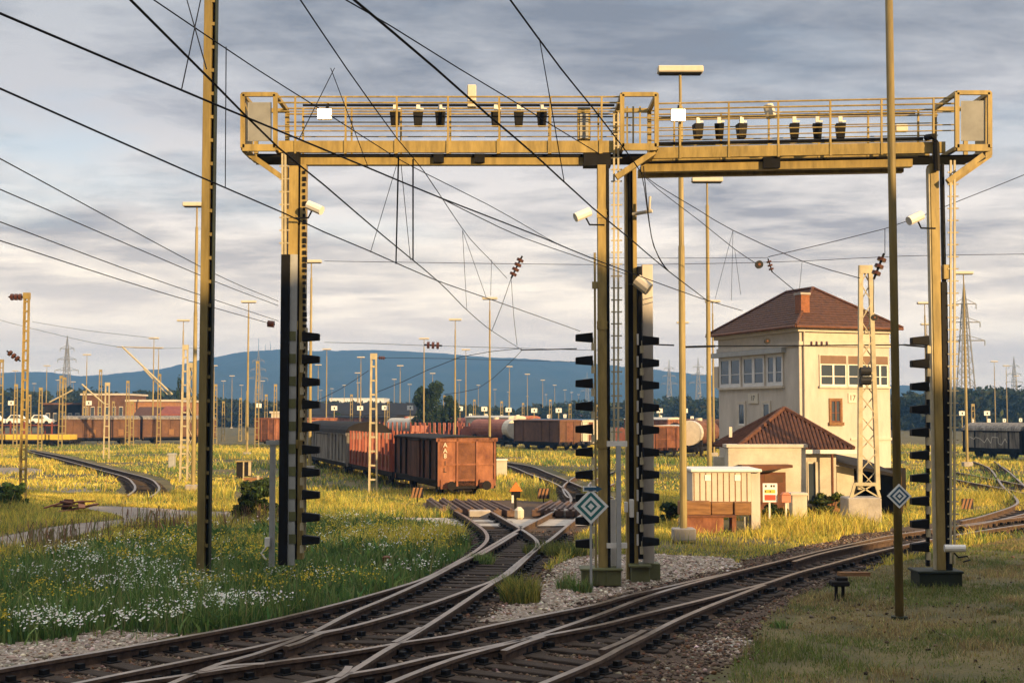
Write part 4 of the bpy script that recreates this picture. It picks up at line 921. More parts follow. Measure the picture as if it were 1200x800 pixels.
# cabinet on timber stack
YH = 43.8
hut = thing('equipment_cabinet', (at(850, 620, YH).x, YH, 0), 'cream ribbed metal equipment cabinet raised above stacked timbers', 'cabinet')
m = MB(); m.pbox(811, 552, 880, 588, YH, 2.2); hb = m.build('body', creamtrim, hut, bevel=.02)
m = MB()
for k in range(10): m.pbox(813+6.9*k, 554, 814+6.9*k, 588, YH-.012, .011)
m.build('panel_joint', wood, hb)
m = MB(); m.pbox(809.5, 549.5, 893, 553, YH-.1, 2.4); m.build('roof', whitemet, hut, bevel=.02)
m = MB(); m.pbox(880.2, 552.5, 891, 620, YH+.1, .4); m.build('side_panel', cream, hut, bevel=.01)
for x in (826, 861):
    m = MB(); m.pbox(x, 556, x+7, 563, YH-.022, .012); o = m.build('notice', signwhite, hut)
m = MB(); m.pbox(872, 605, 876, 622, YH+.3, .1); m.build('leg', greymet, hut)
for i, (x0, x1, y0, y1, dy) in enumerate(((796, 833, 587, 603.5, -.25), (833.5, 860, 588, 603, -.2), (860.5, 880, 588, 603.5, -.28))):
    o = MB().pbox(x0, y0, x1, y1, YH+dy-.1, .5).build('timber_baulk', wood, bevel=.03)
    tag(o, ['dark brown timber baulk below the cabinet, at the lamp mast end', 'pale sunlit timber baulk in the middle of the stack below the cabinet', 'dark timber baulk of the stack beside the annex door'][i], 'timber', 'timber baulks under the cabinet')
o = thing('rusty_crate', (at(830, 620, 43.2).x, 43.2, 0), 'low rusty steel crate under the timber stack, overgrown by grass', 'crate')
m = MB(); m.pbox(803, 604, 848, 628, 43.3, .7); m.build('panel', rustor, o, bevel=.02); m = MB(); m.pbox(801, 603.6, 863, 606, 43.25, .8); m.pbox(858, 605, 863, 626, 43.3, .6); m.build('edge_frame', rustdk, o)
# information board, red box
t = thing('information_board', (at(903, 605, 46.6).x, 46.6, 0), 'white board with yellow and red panels on a white post before the annex door', 'sign')
m = MB(); m.pbox(901, 588, 903, 614, 46.66, .05); m.build('post', whitemet, t)
m = MB(); m.pbox(894, 566, 911, 588, 46.6, .04); o = m.build('board', signwhite, t)
m = MB(); m.pbox(896, 573.5, 908.5, 577.5, 46.594, .004); m.build('yellow_panel', yelloww, o)
m = MB(); m.pbox(896, 579.5, 909, 586, 46.594, .004); m.build('red_panel', M('red_sign_panel', (.50, .07, .04), .5, var=.1), o)
m = MB()
for x in (896.5, 903, 906): m.pbox(x, 568, x+2, 570.5, 46.594, .004)
for x in (896.5, 902): m.pbox(x, 574.5, x+1.2, 576.5, 46.59, .003)
m.build('lettering', blackpaint, o)
t = thing('red_letter_box', (at(922, 605, 46.4).x, 46.4, 0), 'small pinkish red box on a white post beside the whitewashed pillar', 'box')
m = MB(); m.pbox(920.4, 588, 922.4, 614, 46.5, .05); m.build('post', whitemet, t)
m = MB(); m.pbox(916, 580, 927, 588.5, 46.4, .25); m.prism([at(916, 579.8, 46.38), at(927, 579.8, 46.38), at(924, 577, 46.38), at(918, 577, 46.38)], (0, .29, 0)); m.build('box', redbox, t, bevel=.01)
# ================================================================ wagons
wheel_mb = MB(); wheel_mb.tube([(0, -.07, 0), (0, .07, 0)], .44, 18); wheel_me = take(wheel_mb.build('wheel', blackw))
def wagon_base(label, p, heading, L, Wd, name='freight_wagon', zf=.95, group='freight wagons in the yard', bogies=False, frame_m=None):
    t = thing(name, (p.x, p.y, 0), label, 'freight wagon', group, heading)
    m = MB(); m.box(.1, L-.1, -Wd/2+.1, Wd/2-.1, zf-.22, zf); m.box(0, .12, -Wd/2+.05, Wd/2-.05, zf-.35, zf+.02); m.box(L-.12, L, -Wd/2+.05, Wd/2-.05, zf-.35, zf+.02)
    m.box(.3, L-.3, -.35, .35, zf-.5, zf-.2)
    m.build('underframe', frame_m or blackw, t, True)
    ax = [L*.2, L*.8] if not bogies else [1.6, 3.2, L-3.2, L-1.6]
    for a in ax:
        for s in (-1, 1):
            o = bpy.data.objects.new('wheel', wheel_me); COL.objects.link(o); o.parent = t; o.location = (a, s*.82, .50)
    m = MB()
    for a in ax: m.box(a-.3, a+.3, -.98, -.9, .35, zf-.1); m.box(a-.3, a+.3, .9, .98, .35, zf-.1)
    m.build('axle_guard', blackw, t, True)
    for e, d in ((0, -1), (L, 1)):
        for s in (-1, 1):
            m = MB(); m.tube([(e, s*.85, zf-.18), (e+d*.4, s*.85, zf-.18)], .11, 8); m.tube([(e+d*.4, s*.85, zf-.18), (e+d*.46, s*.85, zf-.18)], .22, 10); m.build('buffer', blackw, t, True)
    return t
def loft(m, xs, prof):
    n_ = len(prof); vs_ = [(x, a, b) for x in xs for a, b in prof]; fs = []
    for i in range(len(xs)-1): fs += [(i*n_+j, i*n_+(j+1) % n_, (i+1)*n_+(j+1) % n_, (i+1)*n_+j) for j in range(n_)]
    fs += [tuple(range(n_)), tuple(range(len(xs)*n_-1, (len(xs)-1)*n_-1, -1))]; m.add(vs_, fs)
def archpts(Wd, z0, rise, k=10): return [(Wd/2*math.cos(math.pi*i/k), z0+rise*math.sin(math.pi*i/k)) for i in range(k+1)]
def covered(label, p, hd, L, Wd, z1, body_m, end_m, roof_m, rise=.3, ribs=7, zf=.95, door=True, stencil=False, bogies=False, group='freight wagons in the yard', name='covered_wagon', rib_m=None):
    t = wagon_base(label, p, hd, L, Wd, name, zf, group, bogies)
    m = MB(); m.box(.05, L-.05, -Wd/2+.06, Wd/2-.06, zf, z1); b = m.build('body', body_m, t, True, bevel=.015)
    m = MB(); loft(m, [-.06, L+.06], archpts(Wd+.12, z1, rise)); m.build('roof', roof_m, t, True)
    for s in (-1, 1):
        m = MB(); ya_, yb_ = (Wd/2-.055, Wd/2+.03) if s > 0 else (-Wd/2-.03, -Wd/2+.055)
        for i in range(ribs+1): x = .08+(L-.22)*i/ribs; m.box(x, x+.09, ya_, yb_, zf, z1-.01)
        m.box(.09, L-.09, ya_+.01, yb_-.01, zf+.003, zf+.07); m.box(.09, L-.09, ya_+.01, yb_-.01, z1-.09, z1-.014)
        m.build('side_rib', rib_m or end_m, t, True)
    for x, sg in ((.05, -1), (L-.05, 1)):
        e = MB(); xa, xb = (x-.05, x-.002) if sg < 0 else (x+.002, x+.05)
        e.box(xa, xb, -Wd/2+.03, Wd/2-.03, zf-.22, z1-.005); eo = e.build('end_wall', end_m, t, True)
        k = MB(); ya, yb = (xa-.07, xa-.002) if sg < 0 else (xb+.002, xb+.07)
        for yy in (-Wd/2+.05, -Wd*.18, Wd*.15, Wd/2-.12): k.box(ya, yb, yy, yy+.09, zf-.22, z1-.02)
        k.box(ya, yb+.0, -Wd/2-.05, Wd/2+.05, z1-.14, z1+.03); k.box((ya+yb)/2-.012, (ya+yb)/2+.012, -Wd/2+.06, Wd/2-.06, zf+.75, zf+.83)
        k.build('end_post', end_m, eo, True)
        if sg < 0:
            g_ = MB(); g_.box(xa-.012, xa-.003, -Wd*.16, Wd*.14, zf+.1, z1-.2); g_.build('end_panel', rustdk, eo, True)
    if door:
        for s in (-1, 1):
            d = MB(); d.box(L*.38, L*.62, min(s*(Wd/2-.058), s*(Wd/2+.03)), max(s*(Wd/2-.058), s*(Wd/2+.03)), zf+.05, z1-.08); do = d.build('door', body_m, t, True, bevel=.01)
            d = MB(); d.box(L*.37, L*.63, min(s*(Wd/2+.032), s*(Wd/2+.06)), max(s*(Wd/2+.032), s*(Wd/2+.06)), z1-.16, z1-.09); d.build('rail', blackw, do, True)
    return t
def heading(p, q): d = q-p; return math.atan2(d.y, d.x)
def run(p, hd, s): return p+Vector((math.cos(hd), math.sin(hd), 0))*s
# near row
shadeside = M('shaded_rust_wagon_side', (.02, .011, .008), .8, scale=1.4, col2=(.12, .042, .024), stretch=(1, 1, .5))  # darkened copy of the rusty paint, shade put into the wagon sides
pn = G(547, 585); hd = math.radians(90+17.5)
cw = covered('rusty orange covered wagon, its end wall facing the retarders', pn, hd, 9.2, 2.9, 2.85, shadeside, rustor, blackw, rise=.12, ribs=7, zf=.85, rib_m=blackw)
wt = MB()
for s in (-1, 1):
    m = MB(); m.box(-.10, .0, s*.95-.35, s*.95+.35, .5, .95); m.build('buffer_plate', rustor, cw, True, bevel=.02)
for i, (chs, z_) in enumerate((('A', 2.55), ('A', 2.28), ('8', 2.04), ('1', 1.70), ('L', 1.38))):
    o = text('stencil', chs, .30, (-.075, 1.07, z_), whitepaint if i < 3 else blackpaint, cw, -math.pi/2)
ps = run(pn, hd, 10.4)
sw = wagon_base('red stake wagon with upright posts behind the rusty orange covered wagon', ps, hd, 12.5, 2.8, 'stake_wagon', .85)
m = MB(); m.box(0, 12.5, -1.38, 1.38, .86, 1.05); m.build('deck', redpaint, sw, True)
for i in range(13):
    for s in (-1, 1):
        m = MB(); m.box(.15+i*1.0, .29+i*1.0, s*1.40-.06, s*1.40+.06, .9, 2.95); m.build('stake', pinkred if i % 2 else redpaint, sw, True)
for x in (.02, 12.38): m = MB(); m.box(x, x+.1, -1.4, 1.4, 1.05, 2.4); m.build('end_wall', redpaint, sw, True)
m = MB()
for s in (-1, 1): m.box(.3, 12.2, s*1.33-.03, s*1.33+.03, 1.05, 1.75)
m.build('side_board', rustdk, sw, True)
po = run(ps, hd, 13.6)
covered('long weathered grey covered wagon with sooty arched roof, last of the near row', po, hd, 19, 2.9, 2.75, greyw, greyw, blackw, rise=.75, ribs=14, zf=.85, bogies=True)
# more red stake and tank wagons behind the near row
pm = G(668, 528); pe = G(500, 521); hm = heading(pm, pe); dist = (pe-pm).length
covered('brown wooden box wagon in the middle row, next to the blue van', pm, hm, 9.0, 3.0, 3.3, brownw, brownw, brownw, rise=.1, ribs=5)
def tank(label, p, hd, L, mt, mt2=None, r=1.15, zc_=2.25):
    t = wagon_base(label, p, hd, L, 2.6, 'tank_wagon')
    m = MB(); m.tube([(.5, 0, zc_), (.9, 0, zc_), (L-.9, 0, zc_), (L-.5, 0, zc_)], r, 20); m.build('tank', mt, t, True, smooth=False)
    m = MB(); m.tube([(L/2, 0, zc_+r-.1), (L/2, 0, zc_+r+.22)], .35, 12); m.build('dome_lid', mt2 or mt, t, True)
    m = MB(); m.tube([(.46, 0, zc_), (1.7, 0, zc_)], r+.012, 20); m.build('end_band', mt2 or mt, t, True)
    m = MB()
    for x in (1.4, L-1.4): m.box(x-.2, x+.2, -1.1, 1.1, .95, 1.6)
    m.build('saddle', blackw, t, True); return t
tank('white ended tank wagon between the brown box wagon and the red stake wagons', run(pm, hm, 10.5), hm, 9.5, pinkred, lampwhite)
def stake(label, p, hd, L, h=2.9, mt=redpaint):
    t = wagon_base(label, p, hd, L, 2.8, 'stake_wagon'); m = MB(); m.box(0, L, -1.35, 1.35, .96, 1.15); m.build('deck', mt, t, True)
    k = int(L/1.1)
    for i in range(k):
        for s in (-1, 1):
            m = MB(); x = .2+i*(L-.4)/(k-1); m.box(x, x+.16, s*1.36-.07, s*1.36+.07, 1.0, h); m.build('stake', pinkred if i % 2 else mt, t, True)
    m = MB(); m.box(0, .12, -1.35, 1.35, 1.16, 2.5); m.build('end_wall', pinkred, t, True); return t
stake('red stake wagon standing behind the white ended tank wagon', run(pm, hm, 21), hm, 12)
stake('red stake wagon just past the dark round tree, half behind the grey roofed wagon', run(pm, hm, 34), hm, 12)
p2 = G(604, 521); h2 = heading(p2, G(520, 518))
covered('white sided van on the back row above the red stake wagons', G(606, 519.5), h2, 11, 2.8, 3.5, lampwhite, lampwhite, lampwhite, rise=.3, ribs=4)
stake('red wagon on the back row beyond the white sided van', run(G(606, 519.5), h2, 12.5), h2, 12, 3.0, pinkred)
tank('pale tank wagon on the back row beside the dark round tree', run(G(606, 519.5), h2, 26), h2, 10, lampwhite, pinkred)
covered('blue van behind the lamp hoods of the central leg', G(692, 527), hm+.25, 8, 2.9, 3.3, bluew, lampwhite, bluew, rise=.15, ribs=3)
covered('rust red container wagon behind the second gantry', G(776, 537), math.radians(75), 9, 2.9, 2.9, rustor, rustor, lampwhite, rise=.08, ribs=6)
tank('brown tank wagon between the tall lamp masts next to the signal box', G(806, 536), math.radians(70), 10, rustdk, lampwhite)
stake('red stake wagon between the brown box wagon and the gantry legs', G(735, 530), math.radians(60), 12, 2.6)
covered('red container wagon standing alone by the lamp mast in the yellow grass', G(310, 524), math.radians(60), 12, 3.2, 3.5, rustor, rustor, pinkred, rise=.06, ribs=8)
p5 = G(690, 517); p6 = G(520, 512.5); h5 = heading(p5, p6)
stake('bright red stake wagon on the rear row behind the brown box wagon', p5, h5, 12, 3.1, redpaint)
covered('rust red boxcar on the rear row behind the white ended tank wagon', run(p5, h5, 13.5), h5, 11, 2.9, 3.4, rustor, rustor, pinkred, rise=.35, ribs=6)
tank('dull red tank wagon on the rear row behind the middle stake wagons', run(p5, h5, 26), h5, 11, redpaint, lampwhite)
stake('pale red stake wagon at the far end of the rear row', run(p5, h5, 38.5), h5, 12, 3.0, pinkred)
p7 = G(470, 512); h7 = heading(p7, G(330, 508))
for i, lab in enumerate(('dark brown boxcar behind the pale ladder-like mast', 'red boxcar behind the sooty arched roof of the near row', 'dark brown boxcar behind the gantry leg with the cable duct')):
    covered(lab, run(p7, h7, i*11.2), h7, 10.5, 2.9, 3.3, [brownw, rustor, brownw][i], [brownw, rustor, brownw][i], blackw, rise=.45, ribs=6)
p8 = G(742, 521); h8 = heading(p8, G(860, 525))
covered('rusty boxcar half hidden between the second gantry and the tallest looking lamp mast', p8, h8, 9, 2.9, 3.3, rustor, rustor, lampwhite, rise=.3, ribs=5)
tank('dull tank wagon disappearing behind the signal box', run(p8, h8, 10.3), h8, 10, rustdk, rustdk)
# far right dark wagons
p = G(1127, 536); h = heading(p, G(1300, 543))
for i, lab in enumerate(('grey roofed dark freight wagon beside the ladder gantry leg', 'dark freight wagon with pale scribbles on its side', 'dark freight wagon with brown scribbles at the picture edge')):
    q = run(p, h, i*7.0 + (1.6 if i == 0 else 1.6))
    wg = covered(lab, q, h, 6.6, 2.9, 2.55, blackw if i else greyw, blackw, greyw if i == 0 else blackw, rise=.7, ribs=5, group='dark freight wagons before the woods')
    m = MB(); gp = []
    for k in range(14):
        gp = gp+[(.9+k*.33+rng.normal(0, .12), -1.50, 1.25+rng.random()*.85)]
    for a_, b_ in zip(gp, gp[1:]): m.bar(a_, b_, .06, .012+.001*rng.random(), up=(0, 1, 0))
    m.build('graffiti', [lampwhite, lampwhite, brownw][i], wg, True)
# far left: brown wagons, car carrier, yellow flat wagon
p = G(248, 519); h = heading(p, G(80, 521))
for i in range(2):
    wg = covered(['brown sliding wall wagon before the brick building', 'brown sliding wall wagon beside the car carrier'][i], run(p, h, i*10.3), h, 9.8, 2.9, 3.3, brownw, brownw, greyw, rise=.5, ribs=8, group='brown freight wagons by the brick building')
    for k in (1, 4):
        x = .9+k*1.2; m = MB(); m.box(x, x+.7, 1.485, 1.505, 1.2, 2.0); m.build('side_panel', wood, wg, True)
p = G(86, 524); h = heading(p, G(0, 524))
fw = wagon_base('yellow flat wagon in front of the red car carrier', p, h, 13, 2.6, 'flat_wagon', .9)
m = MB(); m.box(0, 13, -1.3, 1.3, .95, 1.55); m.build('deck', yelloww, fw, True)
p = G(66, 518); h = heading(p, G(-20, 518))
cc = wagon_base('red car carrier loaded with white cars behind the yellow flat wagon', p, h, 14, 2.7, 'car_carrier', .9)
m = MB(); m.box(0, 14, -1.35, 1.35, .95, 1.2); m.box(0, 14, -1.35, 1.35, 2.35, 2.5); m.build('deck', redpaint, cc, True)
for i in range(8):
    m = MB()
    m.box(.1+i*1.95, .3+i*1.95, -1.36, -1.24, 1.2, 2.9); m.build('stanchion', redpaint, cc, True)
    m = MB(); m.box(.1+i*1.95, .3+i*1.95, 1.24, 1.36, 1.2, 2.9); m.build('stanchion', redpaint, cc, True)
carb = None
for i in range(4):
    q = run(p, h, .6+i*3.3); c = thing('car', (q.x, q.y, 2.5), ['white car at the end of the upper deck of the red carrier', 'second white car from the wagon end on the red carrier', 'third white car from the wagon end on the red carrier', 'white car at the picture edge on the red carrier'][i], 'car', 'white cars on the red carrier', h)
    m = MB(); prof = [(0, .25), (0, .75), (.7, .85), (1.2, 1.35), (2.4, 1.4), (2.9, .85), (3.05, .7), (3.05, .25)]
    m.prism([(x, -.75, z) for x, z in prof], (0, 1.5, 0)); m.build('body', signwhite, c, True)
    m = MB(); m.prism([(x, -.765, z) for x, z in ((.95, .9), (1.3, 1.28), (2.3, 1.32), (2.6, .9))], (0, 1.53, 0)); m.build('window', glass, c, True)
    for x in (.6, 2.5):
        for s in (-1, 1): m = MB(); m.tube([(x, s*.68, .28), (x, s*.77, .28)], .28, 12); m.build('wheel', blackpaint, c, True)
# ================================================================ buildings far behind
def house(name, label, x0, x1, ytop, ybot, Y, mt, roof_m, d=12, flat=True, cat='building', win=4, wind_m=None, rise=2.5):
    a, b = at(x0, 480, Y).x, at(x1, 480, Y).x; z1 = at((x0+x1)/2, ytop, Y).z; t = thing(name, ((a+b)/2, Y, 0), label, cat)
    m = MB(); m.box(a, b, Y, Y+d, -.1, z1); m.build('wall', mt, t)
    if flat: m = MB(); m.box(a-.3, b+.3, Y-.3, Y+d+.3, z1, z1+.35); m.build('roof', roof_m, t)
    else:
        m = MB(); m.prism([(a-.4, Y-.4, z1), (b+.4, Y-.4, z1), (b+.4, Y+d/2, z1+rise), (a-.4, Y+d/2, z1+rise)][:4], (0, .01, .25)); m.prism([(a-.4, Y+d+.4, z1), (b+.4, Y+d+.4, z1), (b+.4, Y+d/2, z1+rise), (a-.4, Y+d/2, z1+rise)], (0, .01, .25)); m.build('roof', roof_m, t)
    for i in range(win):
        xx = a+(b-a)*(i+.5)/win; w_ = (b-a)/win*.28; m = MB(); m.box(xx-w_, xx+w_, Y-.06, Y-.01, z1*.45, z1*.72); o = m.build('window', creamtrim, t)
        m = MB(); m.box(xx-w_*.85, xx+w_*.85, Y-.075, Y-.062, z1*.47, z1*.70); m.build('pane', glass, o)
    return t
house('brick_building', 'flat roofed orange brick building behind the brown wagons', 149, 206, 470.5, 500, 215, brickwall, creamtrim, 18, win=0)
house('gable_house', 'small building with dark pitched roof before the brick building', 158, 187, 490, 500, 205, brickwall, tile, 8, flat=False, win=2, rise=1.6)
house('gable_house', 'small pinkish house with red verge beside the brick building', 189, 210, 487, 500, 204, pinkred, redpaint, 8, flat=False, win=1, rise=1.3)
house('depot_building', 'tan depot building next to the brick building, dark bays below', 96, 146, 463, 500, 240, brownw, creamtrim, 14, win=6)
house('depot_building', 'low dark depot building behind the red car carrier', 52, 95, 474, 500, 250, blackw, brownw, 14, win=5)
house('warehouse', 'long beige warehouse with dark roof behind the grey covered wagon', 362, 486, 487, 505, 260, cream, blackw, 16, flat=False, win=0, rise=2.4)
house('white_hall', 'long white roofed hall at the foot of the hill', 386, 450, 467, 480, 700, signwhite, signwhite, 30, win=0)
house('roadside_building', 'small pale building between the lamp masts under the hill', 318, 332, 484, 500, 240, creamtrim, lampwhite, 8, win=1)
t = thing('viaduct', (at(600, 490, 420).x, 420, 0), 'long low dark viaduct crossing behind the far wagons', 'viaduct')
a, b = at(485, 487, 420).x, at(905, 487, 420).x; z = at(600, 486, 420).z
m = MB(); m.box(a, b, 420, 424, z-.9, z+.2); m.build('deck', brownw, t)
for i in range(22):
    x = a+(b-a)*i/21; m = MB(); m.box(x-.5, x+.5, 421, 423, 0, z-.9); m.build('pier', brownw, t)
# ================================================================ small yard things
t = thing('switch_signal', (G(604, 596).x, G(604, 596).y, 0), 'orange capped switch lantern on a short post before the rusty wagon', 'signal'); Y = t.location.y
m = MB(); m.pbox(602.5, 577, 605.5, 600, Y, .1); m.build('post', blackw, t); m = MB(); m.pbox(599, 575, 610, 583, Y-.05, .3); m.build('lantern', dark, t)
m = MB(); P = [at(597, 575.5, Y-.1), at(612, 575.5, Y-.1), at(604.5, 564.5, Y-.1)]; m.prism(P, (0, .4, 0)); m.build('cap', orangep, t); m = MB(); m.pbox(599.5, 580, 602, 589, Y-.2, .06); m.build('white_plate', whitemet, t)
def striped(px, py, Y, label):
    t = thing('striped_plate', (at(px, py+8, Y).x, Y, 0), label, 'sign', 'striped warning plates'); m = MB(); m.pbox(px-7, py-6, px+7, py+6, Y, .04); o = m.build('plate', blackpaint, t)
    for i in range(3):
        x = px-5.5+i*4.2; m = MB(); m.prism([at(x-2.2, py+6, Y-.004), at(x+.2, py+6, Y-.004), at(x+3.4, py-6, Y-.004), at(x+1, py-6, Y-.004)], (0, .003, 0)); m.build('stripe', stripem, o)
    m = MB(); m.pbox(px-.6, py+6, px+.6, py+16, Y+.05, .05); m.build('post', dark, t)
striped(637, 578, 58, 'black and orange striped plate by the tight rail loop'); striped(1134, 590, 52, 'black and orange striped plate behind the ladder gantry leg'); striped(489, 577, 58, 'black and orange striped plate under the shadow of the red stake wagon')
o = thing('white_cabinet', (G(587, 559).x, G(587, 559).y, 0), 'small white relay cabinet beside the rusty wagon end', 'cabinet'); Y = o.location.y
m = MB(); m.pbox(578, 539, 594, 560, Y, .6); m.build('body', whitewall, o, bevel=.03); m = MB(); m.pbox(577, 537.8, 595, 539.4, Y-.05, .7); m.build('lid', whitemet, o)
o = tag(MB().pbox(603, 594, 614, 610, G(608, 610).y, .4).build('concrete_marker', whitewall, bevel=.12), 'pale chipped concrete marker between the two banks of brake beams', 'marker')
o = thing('relay_box', (G(200, 548).x, G(200, 548).y, 0), 'small grey relay box in the yellow grass near the lattice masts', 'box'); Y = o.location.y
m = MB(); m.pbox(197, 532, 204, 549, Y, .5); m.build('body', greymet, o, bevel=.03); m = MB(); m.pbox(196, 531, 205, 533, Y-.05, .6); m.build('lid', greymet, o)
o = thing('trackside_cabinet', (G(285, 562).x, G(285, 562).y, 0), 'dark trackside cabinet with open sides above the sunlit timber bench', 'cabinet'); Y = o.location.y
m = MB(); m.pbox(277, 541, 284, 560, Y, .5); m.pbox(286, 541, 293, 558, Y, .5); m.build('body', blackw, o); m = MB(); m.pbox(284.5, 541, 286, 565, Y-.05, .1); m.pbox(291, 541, 294, 557, Y-.05, .1); m.build('post', palegold, o); m = MB(); m.pbox(276, 539.5, 294, 541, Y-.05, .6); m.build('lid', goldpole, o)
o = thing('timber_ramp', (G(294, 575).x, G(294, 575).y, 0), 'sunlit stepped timber ramp behind the green bush by the gantry', 'ramp'); Y = o.location.y
for i in range(4):
    m = MB(); m.pbox(281+i*1.5, 573-i*4.5, 308-i*.5, 576.5-i*4.5, Y+i*.35, .4); m.build('plank', wood, o)
m = MB(); m.pbox(301, 557, 303.5, 572, Y+.1, .1); m.build('post', palegold, o)
o = thing('scrap_pile', (G(81, 600).x, G(81, 600).y, 0), 'rusty scrap heap of bent plates beside the service path', 'scrap heap'); b0 = o.location
for i in range(7):
    m = MB(); c = b0+Vector((rng.uniform(-.9, .9), rng.uniform(-.4, .4), rng.uniform(.1, .5))); d = Vector((rng.normal(0, .5), rng.normal(0, .3), rng.normal(0, .2))); m.bar(c-d, c+d, rng.uniform(.15, .5), .06); m.build('plate', rustdk if i % 2 else rustor, o)
o = thing('point_machine', (G(985, 704).x, G(985, 704).y, 0), 'dark point lever box on short legs beside the outermost rail', 'point machine'); Y = o.location.y
m = MB(); m.pbox(975, 681, 996, 687, Y, .3); m.pbox(981, 676, 994, 681, Y+.1, .2); m.build('housing', blackw, o, bevel=.02)
for x in (979, 987): m = MB(); m.pbox(x, 687, x+3, 706, Y+.1, .08); m.build('leg', blackw, o)
m = MB(); a_ = at(983, 672, Y+.8); m.bar(a_, at(1018, 672, Y+.9), .2, .08); m.build('cover_plank', wood, o)
o = thing('rusty_stop_block', (G(455, 665).x, G(455, 665).y, 0), 'rusty rail end stop half hidden in the meadow edge', 'stop block'); Y = o.location.y
m = MB(); m.pbox(448, 652, 456, 668, Y, .3); m.build('upright', rustdk, o, bevel=.02); m = MB(); m.pbox(452, 661, 482, 669, Y+.3, .3); m.build('beam', rustdk, o, bevel=.02)
# ================================================================ hills
ridge = [(-700, 452), (-300, 443), (0, 437), (60, 436), (100, 441), (135, 439), (200, 432), (250, 420), (290, 412.5), (330, 410), (380, 412), (440, 410.5), (500, 413), (560, 418), (620, 421), (680, 425), (760, 433), (830, 440), (900, 445), (1000, 450), (1100, 453), (1160, 457), (1300, 463), (1900, 470)]
YH_ = 2500.0
rx = np.array([(x-600)/F*YH_ for x, y in ridge]); rz_ = np.array([at(x, y, YH_).z for x, y in ridge])
nx, ny = 420, 46; X = np.linspace(rx[0], rx[-1], nx); vs_ = []
def vn(x, y, s): return math.sin(x/s*1.3+y/s*.7)+.6*math.sin(x/s*2.9-y/s*1.9+1.3)+.35*math.sin(x/s*6.1+y/s*4.3+.4)
for j in range(ny):
    v = j/(ny-1); Yj = 1500+1000*v if v < .75 else 2250+ (v-.75)*4*250
    for i in range(nx):
        top = np.interp(X[i], rx, rz_); k = min(1, max(0, (Yj-1500)/1000)); prof_ = (k*k*(3-2*k))
        z = top*prof_*(Yj/2500 if k > .95 else 1) + vn(X[i], Yj, 170)*4*prof_*(1-prof_)*4*.5 + (rng.normal(0, .7) if k > .1 else 0)
        vs_.append((X[i]*(Yj/YH_*.5+.5), Yj, z-1))
m = MB(); m.add(vs_, [(j*nx+i, j*nx+i+1, (j+1)*nx+i+1, (j+1)*nx+i) for j in range(ny-1) for i in range(nx-1)])
tag(m.build('hills', hillm, smooth=True), kind='structure')
# unseen hall added behind the camera so that its shadow falls over the near meadow and tracks
t = thing('shade_hall', (60, -38, 0), 'large unseen hall added behind the viewpoint as a shadow caster', 'building')
e = Vector((.86, -.51, 0)); nn_ = Vector((-.51, -.86, 0)); base = Vector((33, -10.2, 0))
def hp(a, b, z): return base+e*a+nn_*b+Vector((0, 0, z))
m = MB(); m.add([hp(a, b, z) for a in (0, 70) for b in (0, 30) for z in (0, 19.6)], [(0, 1, 3, 2), (4, 6, 7, 5), (0, 4, 5, 1), (2, 3, 7, 6), (0, 2, 6, 4), (1, 5, 7, 3)]); m.build('wall', brickwall, t)
m = MB(); m.add([hp(a, b, z) for a in (-.5, 70.5) for b in (-.5, 30.5) for z in (19.6, 20.2)], [(0, 1, 3, 2), (4, 6, 7, 5), (0, 4, 5, 1), (2, 3, 7, 6), (0, 2, 6, 4), (1, 5, 7, 3)]); m.build('roof', tile, t)
# haze
HZ = bpy.data.materials.new('haze_air'); HZ.use_nodes = True; nt = HZ.node_tree; nt.nodes.clear(); ou = nt.nodes.new('ShaderNodeOutputMaterial'); pv = nt.nodes.new('ShaderNodeVolumePrincipled')
pv.inputs['Color'].default_value = (.16, .40, .88, 1); pv.inputs['Density'].default_value = 3.9e-4; pv.inputs['Anisotropy'].default_value = .0
nt.links.new(pv.outputs[0], ou.inputs['Volume'])
m = MB(); m.box(-2600, 2600, -120, 2900, -1.0, 150); hz = m.build('haze', HZ); tag(hz, kind='stuff')
# ================================================================ vegetation and loose stone
def inpoly(P, poly):
    x, y = P[:, 0], P[:, 1]; r = np.zeros(len(P), bool); n_ = len(poly); j = n_-1
    for i in range(n_):
        xi, yi = poly[i]; xj, yj = poly[j]
        if yi != yj:
            c = ((yi > y) != (yj > y)) & (x < (xj-xi)*(y-yi)/(yj-yi)+xi); r ^= c
        j = i
    return r
def W2(pxs, smooth=True):
    P = [G(x, y) for x, y in pxs]; return [(p.x, p.y) for p in P]
def fn(P, s, seed=0.0):
    x, y = P[:, 0]/s+seed, P[:, 1]/s-seed*.7
    return (np.sin(x*1.7+y*.9)+np.sin(x*-.8+y*2.1+1.7)+.6*np.sin(x*3.3+y*2.7+.6)+.6*np.sin(-x*2.9+y*3.8+2.2)+.4*np.sin(x*6.3-y*5.2)+.4*np.sin(x*5.1+y*7.0+4.0))/4+.5
